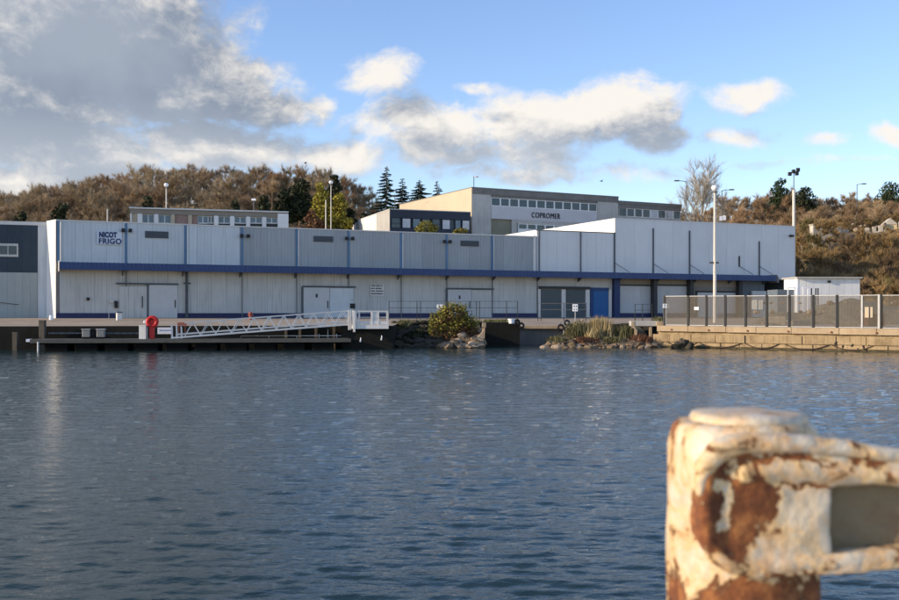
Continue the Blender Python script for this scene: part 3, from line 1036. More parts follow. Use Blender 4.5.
# recess at the left of the ground floor, lower windows to its right
MB().box(C(492), C(512), .3, .395, 2.1, sz0 - .003).build('recess_panel', M('shaded_olive_concrete', (.26, .245, .18), .9, .15, .6, streak=.4, dirt=(.13, .12, .08)), cb_)  # shadow of the recess put into the darker olive colour
MB().box(C(512), C(517), .05, .39, 2.1, sz0 - .003).build('pier', m_conc, cb_)
lz1, lz0 = CZ(223.4, 520), CZ(228.5, 520)
MB().box(C(517.3), xb, .04, .39, lz1, sz0 - .003).build('lintel_band', m_conc, cb_)
n = 9
xl = C(518.5)
wl = (xb - xl) / n
wnm = MB().box(0, wl, .08, .36, lz0 - 2, lz1 - .003).mesh('window', m_white)
pnm = MB().box(.14, wl - .14, .055, .079, lz0, lz1 - .12).mesh('pane', m_glass)
for i in range(n):
    w = link('window', wnm, cb_, (xl + i * wl, 0, 0))
    link('pane', pnm, w)
# lettering
tl = put_text(text_mesh('COPROMER', 1, m_textdk, .0, extr=.05, spacing=1.15), cb_, C(531.6), C(560), CZ(218.4, 545) + .02, CZ(213.0, 545), -.004)
# right-hand lower wing
RT = CZ(200.6, 619)
re_ = C(681)
MB().box(CE1 + .02, re_, .4, 12, 2.1, RT - .4).build('wing_wall', m_conc, cb_)
MB().box(CE1 + .055, re_ + .1, -.1, 12, RT - .5, RT).build('wing_roof', m_concdark, cb_)
MB().box(CE1 + .02, re_, -.02, .39, CZ(209, 640) + .02, RT - .502).build('fascia', m_concdark, cb_)
MB().box(CE1 + .02, re_, -.02, .39, 2.1, CZ(217.2, 640)).build('spandrel', m_conc, cb_)
xa, xb = C(619), C(681)
n = 8
ww = (xb - xa) / n
a0, a1 = CZ(217.2, 640) + .005, CZ(209, 640) + .015
for i in range(n):
    w = MB().box(xa + i * ww + .01, xa + (i + 1) * ww - .01, .08, .36, a0, a1).build('window', m_white if i > 0 else m_conc, cb_)
    MB().box(xa + i * ww + .14, xa + (i + 1) * ww - .14, .05, .079, a0 + .08, a1 - .08).build('pane', m_blind if i in (4, 6) else m_glass, w)
# things on its roof
def mast(px, pyt, base, h, label):
    t = C(px)
    o = thing('antenna', label, 'antenna', (cxx + t * cc_, cyy + t * cs_ + .8, CT), 0)
    MB().tube((0, 0, 0), (0, 0, h), .05, n=6).build('mast', m_steel_dark, o)
    return o
a = mast(474, 176, 0, 1.7, 'thin roof antenna with a small dish at the roof corner')
MB().lathe([(.01, 0), (.3, .05), (.36, .14)], 14, (.35, 0, 1.45)).build('dish', m_sign, a)

# navy wing in front of its end wall
WD = 135.0
wx, wy = K(390) * WD, WD
wrot = R(20)
wc_, ws_ = math.cos(wrot), math.sin(wrot)
wg = thing('navy_wing', 'navy-fronted single-storey wing with a white side wall and shaded windows', 'building', (wx, wy, 0), wrot)


def W(px): return tf(px, wx, wy, wc_, ws_)
def WZ(py, px): return EYE + (HZ - py) / FPX * (wy + W(px) * ws_)


WT = WZ(208.8, 390)
WE = W(470.5)
MB().prism([(.02, .35), (WE, .35), (WE, 6), (.02, 31)], 2.1, WT - .15).build('wall', m_joint, wg)
MB().box(-.06, .0, 0, 6.5, 2.1, WT - .1).build('side_wall', M('greyed_white_wall', (.42, .41, .38), .8, .1, .8, streak=.3), wg)
MB().box(-.07, .0, 6.5, 32, 2.1, WT - .1).build('side_wall', m_white, wg)
MB().prism([(-.1, -.1), (WE, -.1), (WE, 6), (0, 32), (-.1, 32)], WT - .10, WT).build('roof', m_galv, wg)
wa, wb_ = WZ(228.3, 400), WZ(217.8, 400)
MB().box(.02, WE, -.04, .34, wb_, WT - .102).build('fascia', m_navywing, wg)
MB().box(.02, WE, -.02, .34, 2.1, wa).build('spandrel', m_navywing, wg)
for a, b_, mt in ((391, 400.5, m_glass), (402, 411, m_blind), (412.5, 420.5, m_glassb), (422, 430, m_glass), (432, 440, m_glass), (442, 450.5, m_blind), (455, 461, m_glassb), (462, 469.8, m_blind)):
    w = MB().box(W(a), W(b_), .02, .3, wa + .002, wb_ - .002).build('window', m_navywing, wg)
    MB().box(W(a) + .1, W(b_) - .1, -.005, .0195, wa + .1, wb_ - .1).build('pane', mt, w)
    if mt is m_glass:
        MB().box(W(a) + .1, W(b_) - .1, -.02, -.006, wa + .55, wa + .75).build('blind', m_vent, w)
da = thing('roof_antenna', 'thin mast with a round dish on the navy wing roof corner', 'antenna', (wx + .6, wy + .9, WT), 0)
MB().tube((0, 0, 0), (0, 0, 2.1), .04, n=6).tube((-.6, 0, 1.7), (.6, 0, 1.7), .03, n=5).build('mast', m_poledk, da)
MB().lathe([(.02, 0), (.32, .05), (.40, .16)], 14, (.55, 0, .75)).build('dish', m_sign, da)
# ---------------------------------------------------------------- pontoon and gangway
PD0, PD1 = 67.2, 69.6
pa, pb = P(30, HZ, 67.2), P(351, HZ, 69.8)
pl = (pb - pa).length
prz = math.atan2(pb.y - pa.y, pb.x - pa.x)
po = thing('pontoon', 'long low floating pontoon moored along the dark quay wall', 'pontoon', (pa.x, pa.y, 0), prz)
DZ = .76
dk = MB().box(0, pl, 0, 2.2, DZ - .10, DZ).build('deck', m_pont, po)
x = 0.0
pk = MB().box(0, .28, -.02, 2.22, 0, .03).mesh('plank', m_pont)
for i in range(int(pl / .3)):
    link('plank', pk, po, (i * .3 + .01, 0, DZ + .002))
MB().box(0, pl, -.06, -.005, DZ - .22, DZ + .02).build('fender_strip', m_pont, po)
MB().box(-.25, -.01, -.05, .6, DZ - .13, DZ + .05).build('end_cap', m_sign, po)
fm = MB().box(0, 1.5, .12, 2.0, -.45, DZ - .105).mesh('float', m_float, bevel=.06)
for i in range(10):
    link('float', fm, po, (.9 + i * (pl - 2.4) / 9.6, 0, 0))
MB().box(.05, pl - .05, .5, .62, DZ - .32, DZ - .11).build('beam', m_float, po)


def onp(px, y=.6):
    k = K(px)
    c, s = math.cos(prz), math.sin(prz)
    # point on pontoon local y
    bx, by = pa.x - y * s, pa.y + y * c
    t = (k * by - bx) / (c - k * s)
    return bx + t * c, by + t * s


# piles and posts
def post(name, label, cat, px, py0, py1, d, r, mat, square=False):
    p0, p1 = P(px, py1, d), P(px, py0, d)
    h = p1.z - p0.z
    o = thing(name, label, cat, tuple(p0), 0)
    b = MB()
    if square:
        b.box(-r, r, -r, r, 0, h)
    else:
        b.tube((0, 0, 0), (0, 0, h), r, n=12)
    b.build('post', mat, o)
    b = MB().lathe([(r * 1.08, 0), (r * 1.08, .06), (r * .6, .12)], 12, (0, 0, h)) if not square else MB().box(-r * 1.05, r * 1.05, -r * 1.05, r * 1.05, h, h + .06)
    b.build('cap', mat, o)
    return o


post('mooring_pile', 'dark square mooring pile rising behind the left end of the pontoon', 'pile', 42.5, 321, 352, 69.75, .19, m_roughpost, True)
post('mooring_pile', 'short whitish pile under the white left tip of the pontoon', 'pile', 38, 343.6, 353, 66.9, .055, m_dirtywhite)
post('service_pedestal', 'tall pale grey pedestal on the pontoon beside the red lifebuoy stand', 'pedestal', 143.3, 326, 339.5, 68.6, .23, m_dirtywhite, True)
post('quay_timber', 'dark fender timber on the quay wall at the far left', 'fender', 15.5, 333, 352, 69.1, .16, m_roughpost, True)
for px, lab in ((86.5, 'small pale service box on the pontoon, left one of the pair'), (101, 'small pale service box on the pontoon, right one of the pair')):
    x, y = onp(px, 1.5)
    o = thing('service_box', lab, 'box', (x, y, DZ + .032), prz, 'service boxes on the pontoon')
    MB().box(-.26, .26, -.2, .2, .1, .62).build('case', m_boxgrey, o, bevel=.04)
    MB().box(-.3, .3, -.24, .24, .62, .68).build('lid', m_galv, o, bevel=.015)
    MB().box(-.2, .2, -.15, .15, 0, .1).build('base', m_float, o)
x, y = onp(93, 1.7)
o = thing('rope_drum', 'dark rope drum between the two pale boxes on the pontoon', 'drum', (x, y, DZ + .032), prz)
MB().lathe([(.34, 0), (.34, .06), (.16, .08), (.16, .6), (.34, .62), (.34, .68)], 16).build('drum', m_black, o, smooth=False)
# pipe along the quay wall
for (x0, x1, py) in ((48, 90, 333.4), (105, 140, 333.5)):
    a_, b_ = P(x0, py, 69.6), P(x1, py, 70.2)
    mb = MB().tube(a_, b_, .045, n=6)
    for i in range(5):
        p = a_.lerp(b_, (i + .5) / 5); mb.box(p.x - .04, p.x + .04, p.y, p.y + .6, p.z - .06, p.z + .06)
    tag(mb.build('wall_pipe', m_vent), 'thin pipe fixed along the dark quay wall, ' + ('left of the service boxes' if x0 < 60 else 'right of the service boxes'), 'pipe')

# lifebuoy stand
x, y = onp(152, .5)
lf = thing('lifebuoy_stand', 'red lifebuoy on a red post standing on the pontoon', 'lifebuoy', (x, y, DZ + .032), prz)
hz_ = EYE + (314 - 321.8) * y / 1000 - DZ - .03
MB().box(-.16, .16, -.10, .10, 0, hz_ - .2).build('post', m_red, lf, bevel=.03)
MB().tube((0, .06, hz_), (0, .16, hz_), .43, n=24).build('backing_disc', m_red, lf)
tor = MB()
nu, nv = 28, 10
vs = []; fs = []
for i in range(nu):
    a = 2 * math.pi * i / nu
    for j in range(nv):
        b = 2 * math.pi * j / nv
        r = .30 + .11 * math.cos(b)
        vs.append((r * math.cos(a), -.04 + .09 * math.sin(b), hz_ + r * math.sin(a)))
        fs.append((i * nv + j, ((i + 1) % nu) * nv + j, ((i + 1) % nu) * nv + (j + 1) % nv, i * nv + (j + 1) % nv))
tor.add(vs, fs).build('ring', m_red, lf, smooth=True)
wr = MB()
for a in (45, 135, 225, 315):
    c_, s_ = math.cos(R(a)) * .30, math.sin(R(a)) * .30
    wr.box(c_ - .06, c_ + .06, -.15, .06, hz_ + s_ - .06, hz_ + s_ + .06)
wr.build('reflective_band', m_red, lf)
MB().box(-.56, -.38, -.05, .05, hz_ - .12, hz_ + .10).build('lamp', m_sign, lf, bevel=.03)
# long white board hanging on the quay wall behind
bd = thing('harbour_board', 'long white board with blue print on the quay wall beside the lifebuoy', 'sign', tuple(P(157.5, 334, 70.0)), prz)
MB().box(0, 1.05, -.03, .03, 0, .46).build('board', m_sign, bd)
b = MB(); rg = random.Random(2); x = .15
while x < .95:
    w = rg.uniform(.03, .09); b.box(x, x + w, -.036, -.0305, .20, .30); x += w + .03
b.build('printed_line', M('faded_blue_print', (.25, .32, .55), .6), bd)
rs = thing('red_notice', 'small dull red notice at the foot of the gangway', 'sign', tuple(P(177.5, 325.6, 69.9)), prz)
MB().box(0, .62, -.02, .02, 0, .22).build('board', m_redsign, rs)
MB().box(.06, .10, .021, .06, -.9, .2).box(.5, .54, .021, .06, -.9, .2).build('leg', m_redsign, rs)

# gangway: two trussed sides and a deck
g0, g1 = P(171, 338.8, 68.4), P(351, 325.0, 71.2)
gl = math.hypot(g1.x - g0.x, g1.y - g0.y)
grz = math.atan2(g1.y - g0.y, g1.x - g0.x)
gw = thing('gangway', 'white trussed gangway sloping from the pontoon up to the quay', 'gangway', tuple(g0), grz)
sl = (g1.z - g0.z) / gl
HG = 1.02


def gz(x): return sl * x


for yy in (0.0, 1.2):
    MB().bar((0, yy, .05), (gl, yy, gz(gl) + .05), .08, .10).build('bottom_chord', m_gang, gw)
    MB().bar((.9, yy, gz(.9) + HG), (gl - .05, yy, gz(gl) + HG), .08, .08).build('handrail', m_gang, gw)
    MB().bar((.3, yy, gz(.3) + .26), (gl, yy, gz(gl) + .26), .05, .09).build('toe_rail', m_gang, gw)
    nb = 11
    step = (gl - .9) / nb
    for i in range(nb):
        xa = .9 + i * step
        for (u, v) in ((.0, .52), (.52 + .48, .48)):
            # a leaning pair per bay; the left bays show a doubled upright as in the photo
            MB().bar((xa + u * step, yy, gz(xa + u * step) + .10), (xa + .5 * step + (.06 if u == 0 else -.06) * 0, yy, gz(xa + .5 * step) + HG), .045, .045).build('brace', m_gang, gw)
        if i % 2 == 1 and yy == 0: MB().bar((xa + .08, yy, gz(xa) + .1), (xa + .5 * step + .16, yy, gz(xa + .5 * step) + HG), .035, .035).build('brace', m_gang, gw)
for i in range(3):
    MB().bar((.05 + i * .32, 0, 0), (.02 + i * .32, 0, HG + .04 - i * .1), .07, .07).build('end_post', m_gang, gw)
    MB().bar((.05 + i * .32, 1.2, 0), (.02 + i * .32, 1.2, HG - .04 - i * .1), .07, .07).build('end_post', m_gang, gw)
MB().prism([(0, .06), (gl, .06), (gl, 1.14), (0, 1.14)], [.04, gz(gl) + .04, gz(gl) + .04, .04], [.10, gz(gl) + .1, gz(gl) + .1, .10]).build('deck', m_galv, gw)
MB().bar((gl - .1, 0, gz(gl) - .35), (gl - .1, 0, gz(gl) + HG + .05), .22, .16).build('end_post', m_gang, gw)

# landing platform with a railing
q0, q1 = P(353, 326, 71.0), P(388.5, 326.5, 71.3)
pw = (q1 - q0).length
pf = thing('landing_platform', 'white railed landing platform at the top of the gangway', 'platform', (q0.x, q0.y, q0.z), math.atan2(q1.y - q0.y, q1.x - q0.x))
MB().box(-.1, pw, -.1, 1.6, -.16, -.04).build('deck', m_gang, pf)
MB().box(-.1, pw, -.12, -.105, -.20, .08).build('toe_board', m_gang, pf)
MB().box(0, pw, -.08, -.05, .12, .34).build('kick_panel', m_gang, pf)
for x in (.02, .24, .46, 1.35 * pw / 2.5, pw * .72, pw - .04):
    for y in (-.06, 1.55):
        MB().bar((x, y, -.05), (x, y, 1.05), .07, .07).build('post', m_gang, pf)
for y in (-.06, 1.55):
    MB().bar((0, y, 1.05), (pw, y, 1.05), .07, .07).build('handrail', m_gang, pf)
    MB().bar((0, y, .62), (pw, y, .62), .035, .035).build('rail', m_gang, pf)
for x in (0.02, pw - .04):
    MB().bar((x, -.06, 1.05), (x, 1.55, 1.05), .07, .07).build('handrail', m_gang, pf)
MB().box(pw * .55, pw * .68, -.04, .02, .3, 1.0).build('gate_panel', m_gang, pf)
MB().bar((.08, -.16, -.42), (.08, -.16, 1.1), .16, .14).build('hinge_post', m_gang, pf)
# mooring hooks, ladder and handrail near the dark block
for px, py, lab in ((353.8, 329, 'small white mooring hook under the gangway end'), (360.3, 342, 'white mooring hook low on the dark block, left one'), (381.3, 340, 'white mooring hook low on the dark block, right one')):
    p = P(px, py, 70.95)
    o = thing('mooring_hook', lab, 'hook', tuple(p), 0)
    MB().tube((0, 0, 0), (.05, -.06, .26), .055, .04, n=8).tube((.05, -.06, .26), (.0, .25, .30), .03, n=6).build('hook', m_sign, o)
hr = thing('pontoon_handrail', 'low pale handrail with thin posts on the pontoon below the gangway', 'railing', onp(241, 1.9) + (DZ + .032,), prz)
hl = (Vector(onp(352, 1.9)) - Vector(onp(241, 1.9))).length
MB().bar((0, 0, .16), (hl, 0, .16), .04, .05).build('rail', m_dirtywhite, hr)
for f_ in (.0, .25, .5, .70, .78, .86, .93, 1.0):
    MB().bar((f_ * hl, 0, 0), (f_ * hl, 0, .16 if f_ < .7 else (.62 if f_ in (1.0, .78) else .3)), .045, .045).build('post', m_dirtywhite, hr)
# timber uprights on the wall below the gangway
for i, px in enumerate((286, 300, 316, 334)):
    o = post('fender_timber', ('first', 'second', 'third', 'fourth')[i] + ' timber upright from the left on the dark quay wall below the gangway', 'fender', px, 327, 352, 72.35 + i * .12, .10, m_roughpost, True)
    o['group'] = 'fender timbers on the quay wall under the gangway'

# ---------------------------------------------------------------- rubble, rocks
m_rock = M('brown_rock', (.22, .155, .095), .92, .3, 1.4, .6, 5, island=.0, objvar=.35, dirtamt=.55, dirt=(.09, .075, .045))
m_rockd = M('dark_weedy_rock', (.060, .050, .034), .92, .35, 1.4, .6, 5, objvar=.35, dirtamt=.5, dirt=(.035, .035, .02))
m_rockp = M('pale_concrete_lump', (.36, .28, .20), .9, .2, 1.4, .5, 5, objvar=.2, dirtamt=.4, dirt=(.2, .15, .09))


def rock_mesh(seed, mat):
    bm = bmesh.new()
    bmesh.ops.create_icosphere(bm, subdivisions=2, radius=.5)
    rg = random.Random(seed)
    off = Vector((rg.uniform(0, 50), rg.uniform(0, 50), 0))
    cuts = [(Vector((rg.gauss(0, 1), rg.gauss(0, 1), rg.gauss(0, 1))).normalized(), rg.uniform(.20, .40)) for _ in range(9)]
    for v in bm.verts:
        for nn_, d in cuts:
            e = v.co.dot(nn_) - d
            if e > 0: v.co -= nn_ * e
        v.co += v.co.normalized() * .12 * noise.noise(v.co * 4.5 + off)
        v.co.x *= 1.15; v.co.z *= .8
    me = bpy.data.meshes.new('rock'); bm.to_mesh(me); bm.free(); me.materials.append(mat)
    return me


RK = [rock_mesh(i, m_rock) for i in range(6)]
RKD = [rock_mesh(10 + i, m_rockd) for i in range(6)]
RKP = [rock_mesh(20 + i, m_rockp) for i in range(4)]


def mound(name, label, cat, pts, core, n, pools, smin, smax, seed):
    """pts: list of (px_left, px_right, y_top_px, d) rows front to back; core: mesh under the rocks"""
    o = thing(name, label, cat, (0, 0, 0), 0)
    rg = random.Random(seed)
    k = 0
    for (a, b_, yt, d, cnt, sc_) in pts:
        for i in range(cnt):
            px = a + (b_ - a) * (i + rg.uniform(.1, .9)) / cnt
            p = P(px, yt + rg.uniform(-1, 1), d + rg.uniform(-.3, .3))
            me = rg.choice(pools)
            s = sc_ * rg.uniform(.7, 1.35)
            r_ = link('rock', me, o, tuple(p), (rg.uniform(-.4, .4), rg.uniform(-.4, .4), rg.uniform(0, 6.3)), (s, s, s * rg.uniform(.7, 1)))
    if core:
        rows = core
        nb = 26
        vs = []; fs = []
        for (a, b_, yt, d) in rows:
            for i in range(nb):
                px = a + (b_ - a) * i / (nb - 1)
                p = P(px, yt, d); p.z += .25 * noise.noise(Vector((px * .12, d, 3))) - .12
                vs.append(tuple(p))
        m_ = len(rows)
        for j in range(m_ - 1):
            for i in range(nb - 1):
                fs.append((j * nb + i, j * nb + i + 1, (j + 1) * nb + i + 1, (j + 1) * nb + i))
        mb = MB().add(vs, fs)
        mb.build('earth', m_grassbank, o, smooth=True)
    return o


# dark rubble slope beside the landing
mound('rubble_slope', 'dark rubble slope between the landing and the big bush', 'rubble',
      [(398, 482, 347.5, 73.6, 13, 1.0), (396, 480, 343, 74.6, 12, 1.0), (396, 480, 338, 75.7, 12, .9), (396, 478, 333, 76.8, 12, .85), (395, 470, 328, 77.9, 11, .75), (394, 470, 323.5, 78.9, 11, .7)],
      [(392, 486, 351, 73.2), (393, 484, 345, 74.4), (393, 482, 337, 76.2), (393, 480, 328, 78.1), (393, 480, 321, 79.4)], 0, RKD, .5, 1, 11)
mound('rubble_heap', 'sunlit broken slabs and rocks leaning below the big bush', 'rubble',
      [(438, 482, 346.5, 73.1, 9, .85), (446, 482, 343.5, 73.4, 9, .8), (452, 482, 340, 73.8, 8, .66), (458, 481, 336, 74.3, 7, .66), (466, 482, 331, 74.8, 5, .62)], None, 0, RKP[:2] + RK, .5, 1, 12)
sb = thing('fallen_slab', 'pale triangular concrete slab leaning against the rusty post', 'slab', tuple(P(470, 347, 73.4)), 0)
MB().prism([(0, 0), (1.0, 0), (1.0, .3), (0, .3)], -.5, [.1, 1.25, 1.25, .1]).build('slab', m_rockp, sb, bevel=.03)
pp = P(483, 348, 73.9)
rp = thing('rusty_post', 'leaning post with a sunlit pale top beside the dark wall', 'post', tuple(pp), 0)
MB().bar((-.02, 0, -.5), (.06, .1, 1.55), .20, .22).build('post', M('rust_stained_concrete', (.48, .33, .2), .9, .3, 2, .4, 5, dirtamt=.7, dirt=(.22, .08, .03)), rp, bevel=.02)
MB().bar((.06, .1, 1.5), (.10, .12, 1.86), .32, .3).build('cap', m_rockp, rp, bevel=.04)

# planted rock mound in the middle
mound('rock_mound', 'sunlit rocky mound with dry grass standing in the water before the blue door', 'rocks',
      [(545, 658, 348, 74.2, 30, .66), (547, 656, 345.8, 74.6, 30, .66), (548, 656, 343.8, 75.1, 30, .62), (552, 655, 341.8, 75.6, 33, .48), (556, 650, 339.5, 76.3, 30, .45), (562, 640, 337, 77, 22, .45)],
      [(543, 661, 351, 73.7), (547, 657, 344.5, 75), (556, 650, 337.5, 76.4), (566, 645, 331, 77.7), (568, 640, 325, 78.8), (575, 630, 324, 80.5)], 0, RK + RKP[:1], .5, 1, 13)
# weed-covered lump at the foot of the lit wall
wl_ = thing('weedy_rock', 'dark seaweed-covered lump at the foot of the sunlit quay wall', 'rock', tuple(P(684, 348, 72.6)), .3)
for i, (x, y, z, s) in enumerate(((-.55, 0, .2, .9), (.05, .1, .3, 1.05), (.55, -.05, .2, .8), (-.9, .1, .1, .5), (.2, -.3, .05, .8), (-.2, 0, .5, .6))):
    link('rock', RKD[i], wl_, (x, y, z), (.2 * i, .1 * i, i), (s, s, s))

sw_ = thing('dark_wall_lumps', 'dark lumps low on the sunlit quay wall under the fence gate', 'seaweed', tuple(P(853, 345, 66.9)), R(-37))  # dark lumps set over a dark patch low on the wall
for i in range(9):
    link('dark_lump', RKD[i % 6], sw_, (-1.3 + i * .34, -.05, -.05 + .12 * math.sin(i * 2.1)), (.3 * i, .2 * i, i), (.5, .28, .5 + .15 * math.cos(i)))

# footbridge slab between mound and wall
fb_ = thing('footbridge', 'weathered concrete footbridge slab on short legs beside the rock mound', 'footbridge', tuple(P(631, 321.5, 76.2)), R(-4))
L_ = P(658, 320, 76.2).x - P(631, 320, 76.2).x
MB().box(-.05, L_, -.35, 1.0, -.36, .04).build('slab', m_conc, fb_, bevel=.03)
MB().box(.0, .22, -.38, -.352, -.5, .02).build('end_beam', m_coping, fb_)
for x in (.25, 1.35):
    MB().box(x, x + .2, -.25, .0, -1.6, -.362).build('leg', m_coping, fb_, bevel=.015)
MB().box(1.85, 2.45, -.55, -.36, -.34, .02).build('edge_stone', m_coping, fb_, bevel=.03)
MB().prism([(1.2, -.9), (2.3, -1.0), (2.5, -.5), (1.3, -.4)], -2.4, [-1.55, -2.0, -1.9, -1.45]).build('fallen_stone', m_coping, fb_, bevel=.03)

# tyres hung at the recess corners
def tyre(px, py, d, r, lab):
    o = thing('tyre_fender', lab, 'tyre', tuple(P(px, py, d)), 0)
    vs = []; fs = []
    nu, nv = 20, 8
    for i in range(nu):
        a = 2 * math.pi * i / nu
        for j in range(nv):
            b = 2 * math.pi * j / nv
            q = r * .72 + r * .30 * math.cos(b)
            vs.append((q * math.cos(a), .13 * math.sin(b), q * math.sin(a)))
            fs.append((i * nv + j, ((i + 1) % nu) * nv + j, ((i + 1) % nu) * nv + (j + 1) % nv, i * nv + (j + 1) % nv))
    MB().add(vs, fs).build('tread', m_black, o, smooth=True)
    MB().tube((0, 0, r * .7), (0, .05, r * 1.5), .02, n=5).build('rope', m_roughpost, o)


tyre(517, 322.5, 77.9, .27, 'tyre fender at the left corner of the pale recess, upper one')
tyre(521.5, 325.5, 78.2, .24, 'tyre fender at the left corner of the pale recess, lower one')
tyre(560.8, 327.5, 77.3, .28, 'tyre fender at the right corner of the pale recess')
tyre(567, 322.8, 77.6, .25, 'tyre fender on the ground edge left of the white double sign')
o = thing('white_tub', 'small white tub on the grass edge near the tyres', 'tub', tuple(P(511.5, 323.5, 77.4)), .3)
MB().lathe([(.2, 0), (.26, .3), (.29, .3), (.29, .36), (.22, .36)], 14).build('tub', m_sign, o)
MB().tube((-.2, 0, .33), (-.34, 0, .1), .02, n=5).build('handle', m_galv, o)

# ---------------------------------------------------------------- railing along the quay
def railing(label, posts, d0, d1, py_top=300.5, pybase=319):
    o = thing('guard_railing', label, 'railing', (0, 0, 0), 0)
    n = len(posts)
    P0 = []
    for i, px in enumerate(posts):
        f_ = (px - posts[0]) / (posts[-1] - posts[0])
        d = d0 + (d1 - d0) * f_
        a = P(px, pybase, d); b_ = P(px, py_top, d)
        MB().bar(a, b_, .055, .055).build('post', m_steel_dark, o)
        P0.append((a, b_))
    for f_ in (.98, .64):
        mb = MB()
        for (a, b_), (c, e) in zip(P0[:-1], P0[1:]):
            mb.bar(a.lerp(b_, f_), c.lerp(e, f_), .03, .03)
        mb.build('rail', m_steel_dark, o)
    return o


railing('thin dark guard railing above the rubble and the dark quay wall', [389, 417, 420.5, 448, 476.5, 479.5, 506.5, 517.5], 79.5, 79.3, 301, 320)
railing('thin dark guard railing in front of the roller shutters', [538, 541, 564, 586], 82.8, 80, 303, 321)
railing('short dark guard railing on the footbridge in front of the grey doors', [635, 642.5, 652], 77.4, 77.2, 304, 321)

# sign plates
def plate_sign(px, py0, py1, pyb, d, w, lab, pair=False):
    a = P(px, pyb, d)
    o = thing('warning_sign', lab, 'sign', tuple(a), 0)
    zt, zb = P(px, py0, d).z - a.z, P(px, py1, d).z - a.z
    MB().bar((0, .03, 0), (0, .03, zt), .06, .05).build('post', m_galv, o)
    MB().box(-w / 2, w / 2, -.025, .0, zb, zt).build('plate', m_sign, o, bevel=.02)
    zc = (zt + zb) / 2
    mk = MB()
    for s_ in (-1, 1):
        mk.box(s_ * w * .22 - w * .10, s_ * w * .22 + w * .10, -.031, -.0255, zc + (zt - zb) * .12, zc + (zt - zb) * .3)
        mk.box(s_ * w * .22 - w * .05, s_ * w * .22 + w * .08, -.031, -.0255, zc - (zt - zb) * .32, zc - (zt - zb) * .12)
    mk.build('pictogram', m_textdk, o)
    return o


plate_sign(575.2, 304.2, 311.4, 321, 79.6, .42, 'white double warning sign on a short post before the grey shutter')
plate_sign(440.8, 304.5, 308.8, 320, 79.6, .62, 'white plate sign on the railing left of the big bush')
o = plate_sign(666, 303.8, 308.2, 324, 75.2, .48, 'white sign pair at the left end of the mesh fence')

# ---------------------------------------------------------------- small things on the apron
def dist_ground(px, py, zg):
    return (EYE - zg) / ((py - HZ) / FPX)


o = thing('white_bollard', 'small white bollard at the sunlit corner of the warehouse', 'bollard', tuple(P(51.2, 318, 80)[:2]) + (1.98,), 0)
MB().lathe([(.16, 0), (.16, .3), (.13, .36), (.13, .42)], 14).build('post', m_sign, o); MB().lathe([(.2, .0), (.2, .06)], 14, (0, 0, -.02)).build('base', m_galv, o)
px, d = 119.3, 80
o = thing('grey_bin', 'pale grey bin with a dark lid in front of the lower wall', 'bin', (K(px) * d, d, 1.98), ROT)
MB().prism([(-.2, -.2), (.2, -.2), (.23, .22), (-.23, .22)], 0, .62).build('body', m_dirtywhite, o, bevel=.03)
MB().box(-.25, .25, -.25, .25, .62, .70).build('lid', m_vent, o, bevel=.02)
px = 112.5
o = thing('metal_trestle', 'thin pale metal trestle standing beside the grey bin', 'trestle', (K(px) * 81, 81, 2.0), ROT)
MB().bar((-.3, 0, .75), (.3, 0, .75), .05, .05).build('top', m_galv, o)
for s_ in (-.28, .28):
    MB().bar((s_, -.1, 0), (s_, 0, .75), .04, .04).build('leg', m_galv, o)
o = thing('red_hydrant', 'small red hydrant on the apron behind the gangway', 'hydrant', (K(250.5) * 85, 85, 1.98), 0)
MB().lathe([(.2, 0), (.2, .08), (.13, .1), (.13, .5), (.17, .52), (.15, .66), (.05, .72)], 14).build('barrel', m_redsign, o, smooth=True)
MB().tube((-.24, 0, .42), (.24, 0, .42), .07, n=8).build('outlet', m_redsign, o)

# ---------------------------------------------------------------- mesh fence on the right quay
m_mesh = bpy.data.materials.new('welded_mesh'); m_mesh.use_nodes = True
nt = m_mesh.node_tree; b = nt.nodes['Principled BSDF']
b.inputs['Base Color'].default_value = (.165, .14, .10, 1); b.inputs['Roughness'].default_value = .7
b.inputs['Alpha'].default_value = .30
FP = [664.6, 688.4, 706.6, 725.4, 745.8, 767, 789.5, 813.5, 837.3]
FE = [(881.2)]
fa, fbv = Vector((K(664.6) * 75.3, 75.3, 0)), Vector((29.0, 65.9, 0))
fd = (fbv - fa).normalized()
frz = math.atan2(fd.y, fd.x)
fz = 1.56
fo = thing('mesh_fence', 'tall grey mesh fence with dark posts along the sunlit quay', 'fence', (fa.x, fa.y, 0), frz)


def FT(px):
    k = K(px)
    return (k * fa.y - fa.x) / (fd.x - k * fd.y)


def fzb(t): return 1.62 - .24 * min(1, t / QL)


FH = 2.22
for i, px in enumerate(FP + [881.2, 930, 980]):
    t = FT(px)
    zb = fzb(t)
    MB().box(t - .075, t + .075, -.05, .05, zb, zb + FH + .04).build('post', m_fencepost, fo)
    MB().box(t - .115, t - .082, -.03, .03, zb + .02, zb + FH).build('panel_stile', m_vent, fo)
edges = FP + [881.2, 930, 980]
for a, b_ in zip(edges[:-1], edges[1:]):
    ta, tb = FT(a) + .08, FT(b_) - .12
    z0, z1 = fzb(ta) + .06, fzb(ta) + FH
    pn = MB().box(ta, tb, -.006, .006, z0 + .02, z1 - .03).build('mesh_panel', m_mesh, fo)
    MB().box(ta, tb, -.025, .025, z1 - .03, z1 + .02).box(ta, tb, -.02, .02, z0 - .03, z0 + .02).build('panel_rail', m_galv, pn)
    wires = MB()
    nn = int((tb - ta) / .2)
    for i in range(1, nn):
        x = ta + (tb - ta) * i / nn
        wires.box(x - .003, x + .003, -.010, -.0062, z0 + .02, z1 - .03)
    wires.build('wire', m_vent, pn)
t = FT(862)
MB().box(t - .05, t + .05, -.05, .05, fzb(t), fzb(t) + FH + .02).build('gate_post', m_galv, fo)
t = FT(879)
